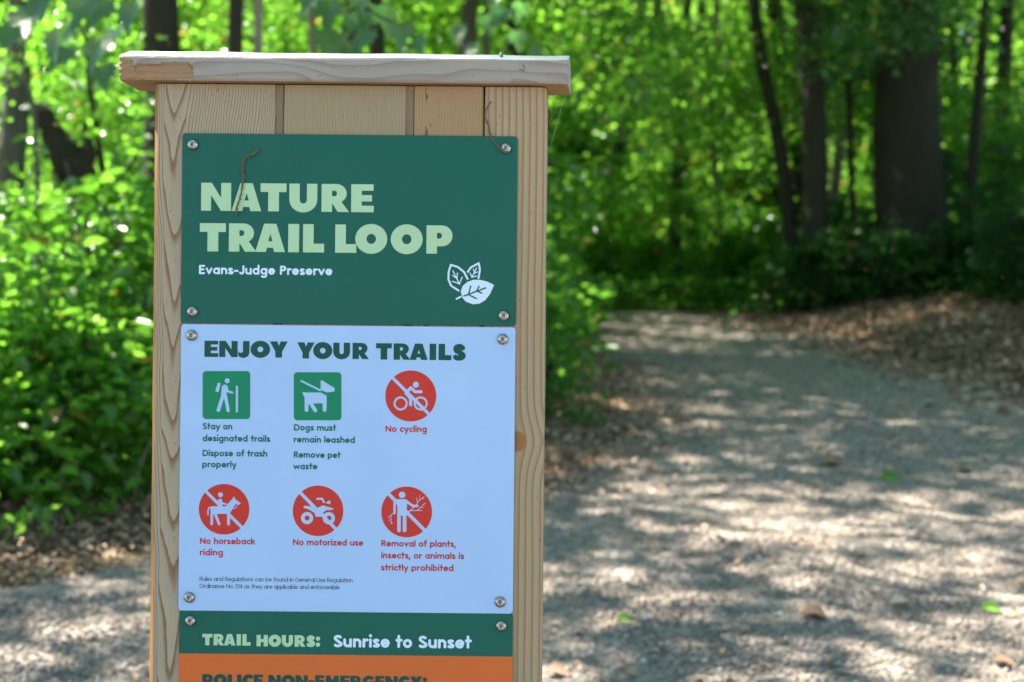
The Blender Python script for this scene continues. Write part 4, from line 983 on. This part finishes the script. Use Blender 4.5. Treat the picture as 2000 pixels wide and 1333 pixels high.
picto('red disc with white figure breaking branches and slash', 'red', 700, 930, 5.553, [disc(525, 390, 275, n=64)],
      [ln(38, (300, 165), (752, 622)), ln(72, (475, 205)), ('p', [(400, 252), (520, 252), (530, 270), (525, 430), (422, 430), (422, 300), (385, 262)]), ln(40, (441, 400), (441, 590)), ln(40, (502, 400), (502, 590)), ('+p', [(465, 436), (479, 436), (479, 570), (465, 570)]),
       ln(26, (394, 270), (392, 404)), ln(28, (512, 266), (592, 326), (640, 325)), ln(9, (635, 310), (650, 275), (712, 225)), ln(8, (642, 290), (630, 238)), ln(6, (668, 258), (664, 210)), ln(6, (690, 245), (714, 250)), ln(10, (608, 332), (550, 390)), ln(9, (550, 375), (692, 375)), ln(9, (642, 372), (725, 295)), ln(6, (668, 345), (710, 342)), ln(9, (388, 396), (325, 450)), ln(8, (355, 428), (356, 520)), ln(6, (355, 468), (326, 484)), ln(6, (355, 495), (372, 514))], P2, y2)
def T1(p): return derolled(340 + p[0] / 2.941, 250 + p[1] / 2.941)
prs = [('+', 'l', [T1(p) for p in q], w / 2.941) for q, w in [
    ([(1686, 868), (1665, 828), (1630, 800), (1590, 787), (1577, 830), (1576, 872), (1592, 908), (1634, 935)], 11),
    ([(1687, 828), (1705, 802), (1750, 778), (1757, 815), (1749, 864)], 11),
    ([(1602, 822), (1640, 900)], 6), ([(1627, 835), (1625, 868)], 6), ([(1600, 848), (1625, 866)], 6), ([(1655, 858), (1640, 895)], 6), ([(1598, 882), (1636, 895)], 6),
    ([(1738, 805), (1710, 860)], 6), ([(1720, 812), (1725, 832)], 6), ([(1742, 828), (1722, 838)], 6), ([(1700, 835), (1712, 858), (1738, 852)], 6), ([(1622, 983), (1655, 967)], 10)]]
printed('leaf_logo', prs, M['print_white'], P1, y1, .35, 'white outlines of two leaves in the logo')
prs = [('+', 'p', [T1(p) for p in [(1838, 903), (1800, 884), (1760, 874), (1720, 873), (1685, 885), (1658, 908), (1647, 940), (1653, 972), (1675, 998), (1715, 1014), (1755, 1010), (1788, 990), (1815, 955)]])]
prs += [('-', 'l', [T1(p) for p in q], 8.5 / 2.941) for q in [[(1667, 966), (1790, 920)], [(1692, 955), (1704, 910)], [(1690, 958), (1736, 981)], [(1738, 938), (1752, 911)], [(1740, 938), (1768, 950)]]]
printed('leaf_logo', prs, M['print_white'], P1, y1, .35, 'solid white leaf in front in the logo')

# ------------------------------------------------------------------ dried catkins and spider thread
def catkin(label, pts, r):
    P = [L2(*p) for p in pts]; b = Vector((P[0][0], D, P[0][1])); root = empty('catkin', b)
    path = smoothpath([Vector((x - b.x, (-.0035 if True else 0) - .0015 * math.sin(i * 1.3), z - b.z)) for i, (x, z) in enumerate(P)], 14)
    rad = [r * (.75 + .35 * random.random()) * min(1, (i + 2) / 8) for i in range(len(path))]
    V, Fc = tube(path, rad, 6, .25); link('stalk', mesh('stalk', V, Fc), M['catkin'], root)
    ps = []
    for i in range(2, len(path) - 1):
        if random.random() < .75:
            a = random.uniform(0, 6.28); e = Vector((math.cos(a), -abs(math.sin(a)) * .6, math.sin(a))) * r * 1.9
            ps.append(tube([path[i], path[i] + e * .6, path[i] + e + Vector((0, 0, -r))], [r * .5, r * .6, r * .15], 5))
    link('flower', mesh('flower', *join(ps)), M['catkin'], root)['label'] = 'tiny withered flowers along the stalk'
    return tag(root, label, 'catkin')
catkin('dry brown catkin clinging to the green panel over the letter A', [(507, 291), (498, 300), (480, 309), (475, 330), (476, 352), (471, 385), (465, 405), (463, 419)], .0012)
catkin('dry brown catkin hanging from the upper wood onto the top right screw', [(961, 199), (952, 212), (948, 228), (955, 248), (960, 268), (972, 285), (985, 296), (992, 300)], .0011)
x, z = L2(1100, 182); x2, z2 = L2(1072, 285)
th = tiny([(x, D + .03, z), ((x + x2) / 2 + .001, D + .02, (z + z2) / 2), (x2, D + .02, z2)], [.0001] * 3, 'spider_thread', M['thread'], None, 4)
tag(th, 'fine spider thread stretched from the cap down to the right side of the post', 'spider thread')
x, z = L2(1079, 215); x2, z2 = L2(1071, 240)
o = tiny([(x, D + .02, z), ((x + x2) / 2, D + .018, (z + z2) / 2), (x2, D + .02, z2)], [.0009, .0003, .0006], 'plant_fibre', M['catkin'], None, 5)
tag(o, 'tiny dark speck of plant fibre caught beside the right side of the post', 'debris')
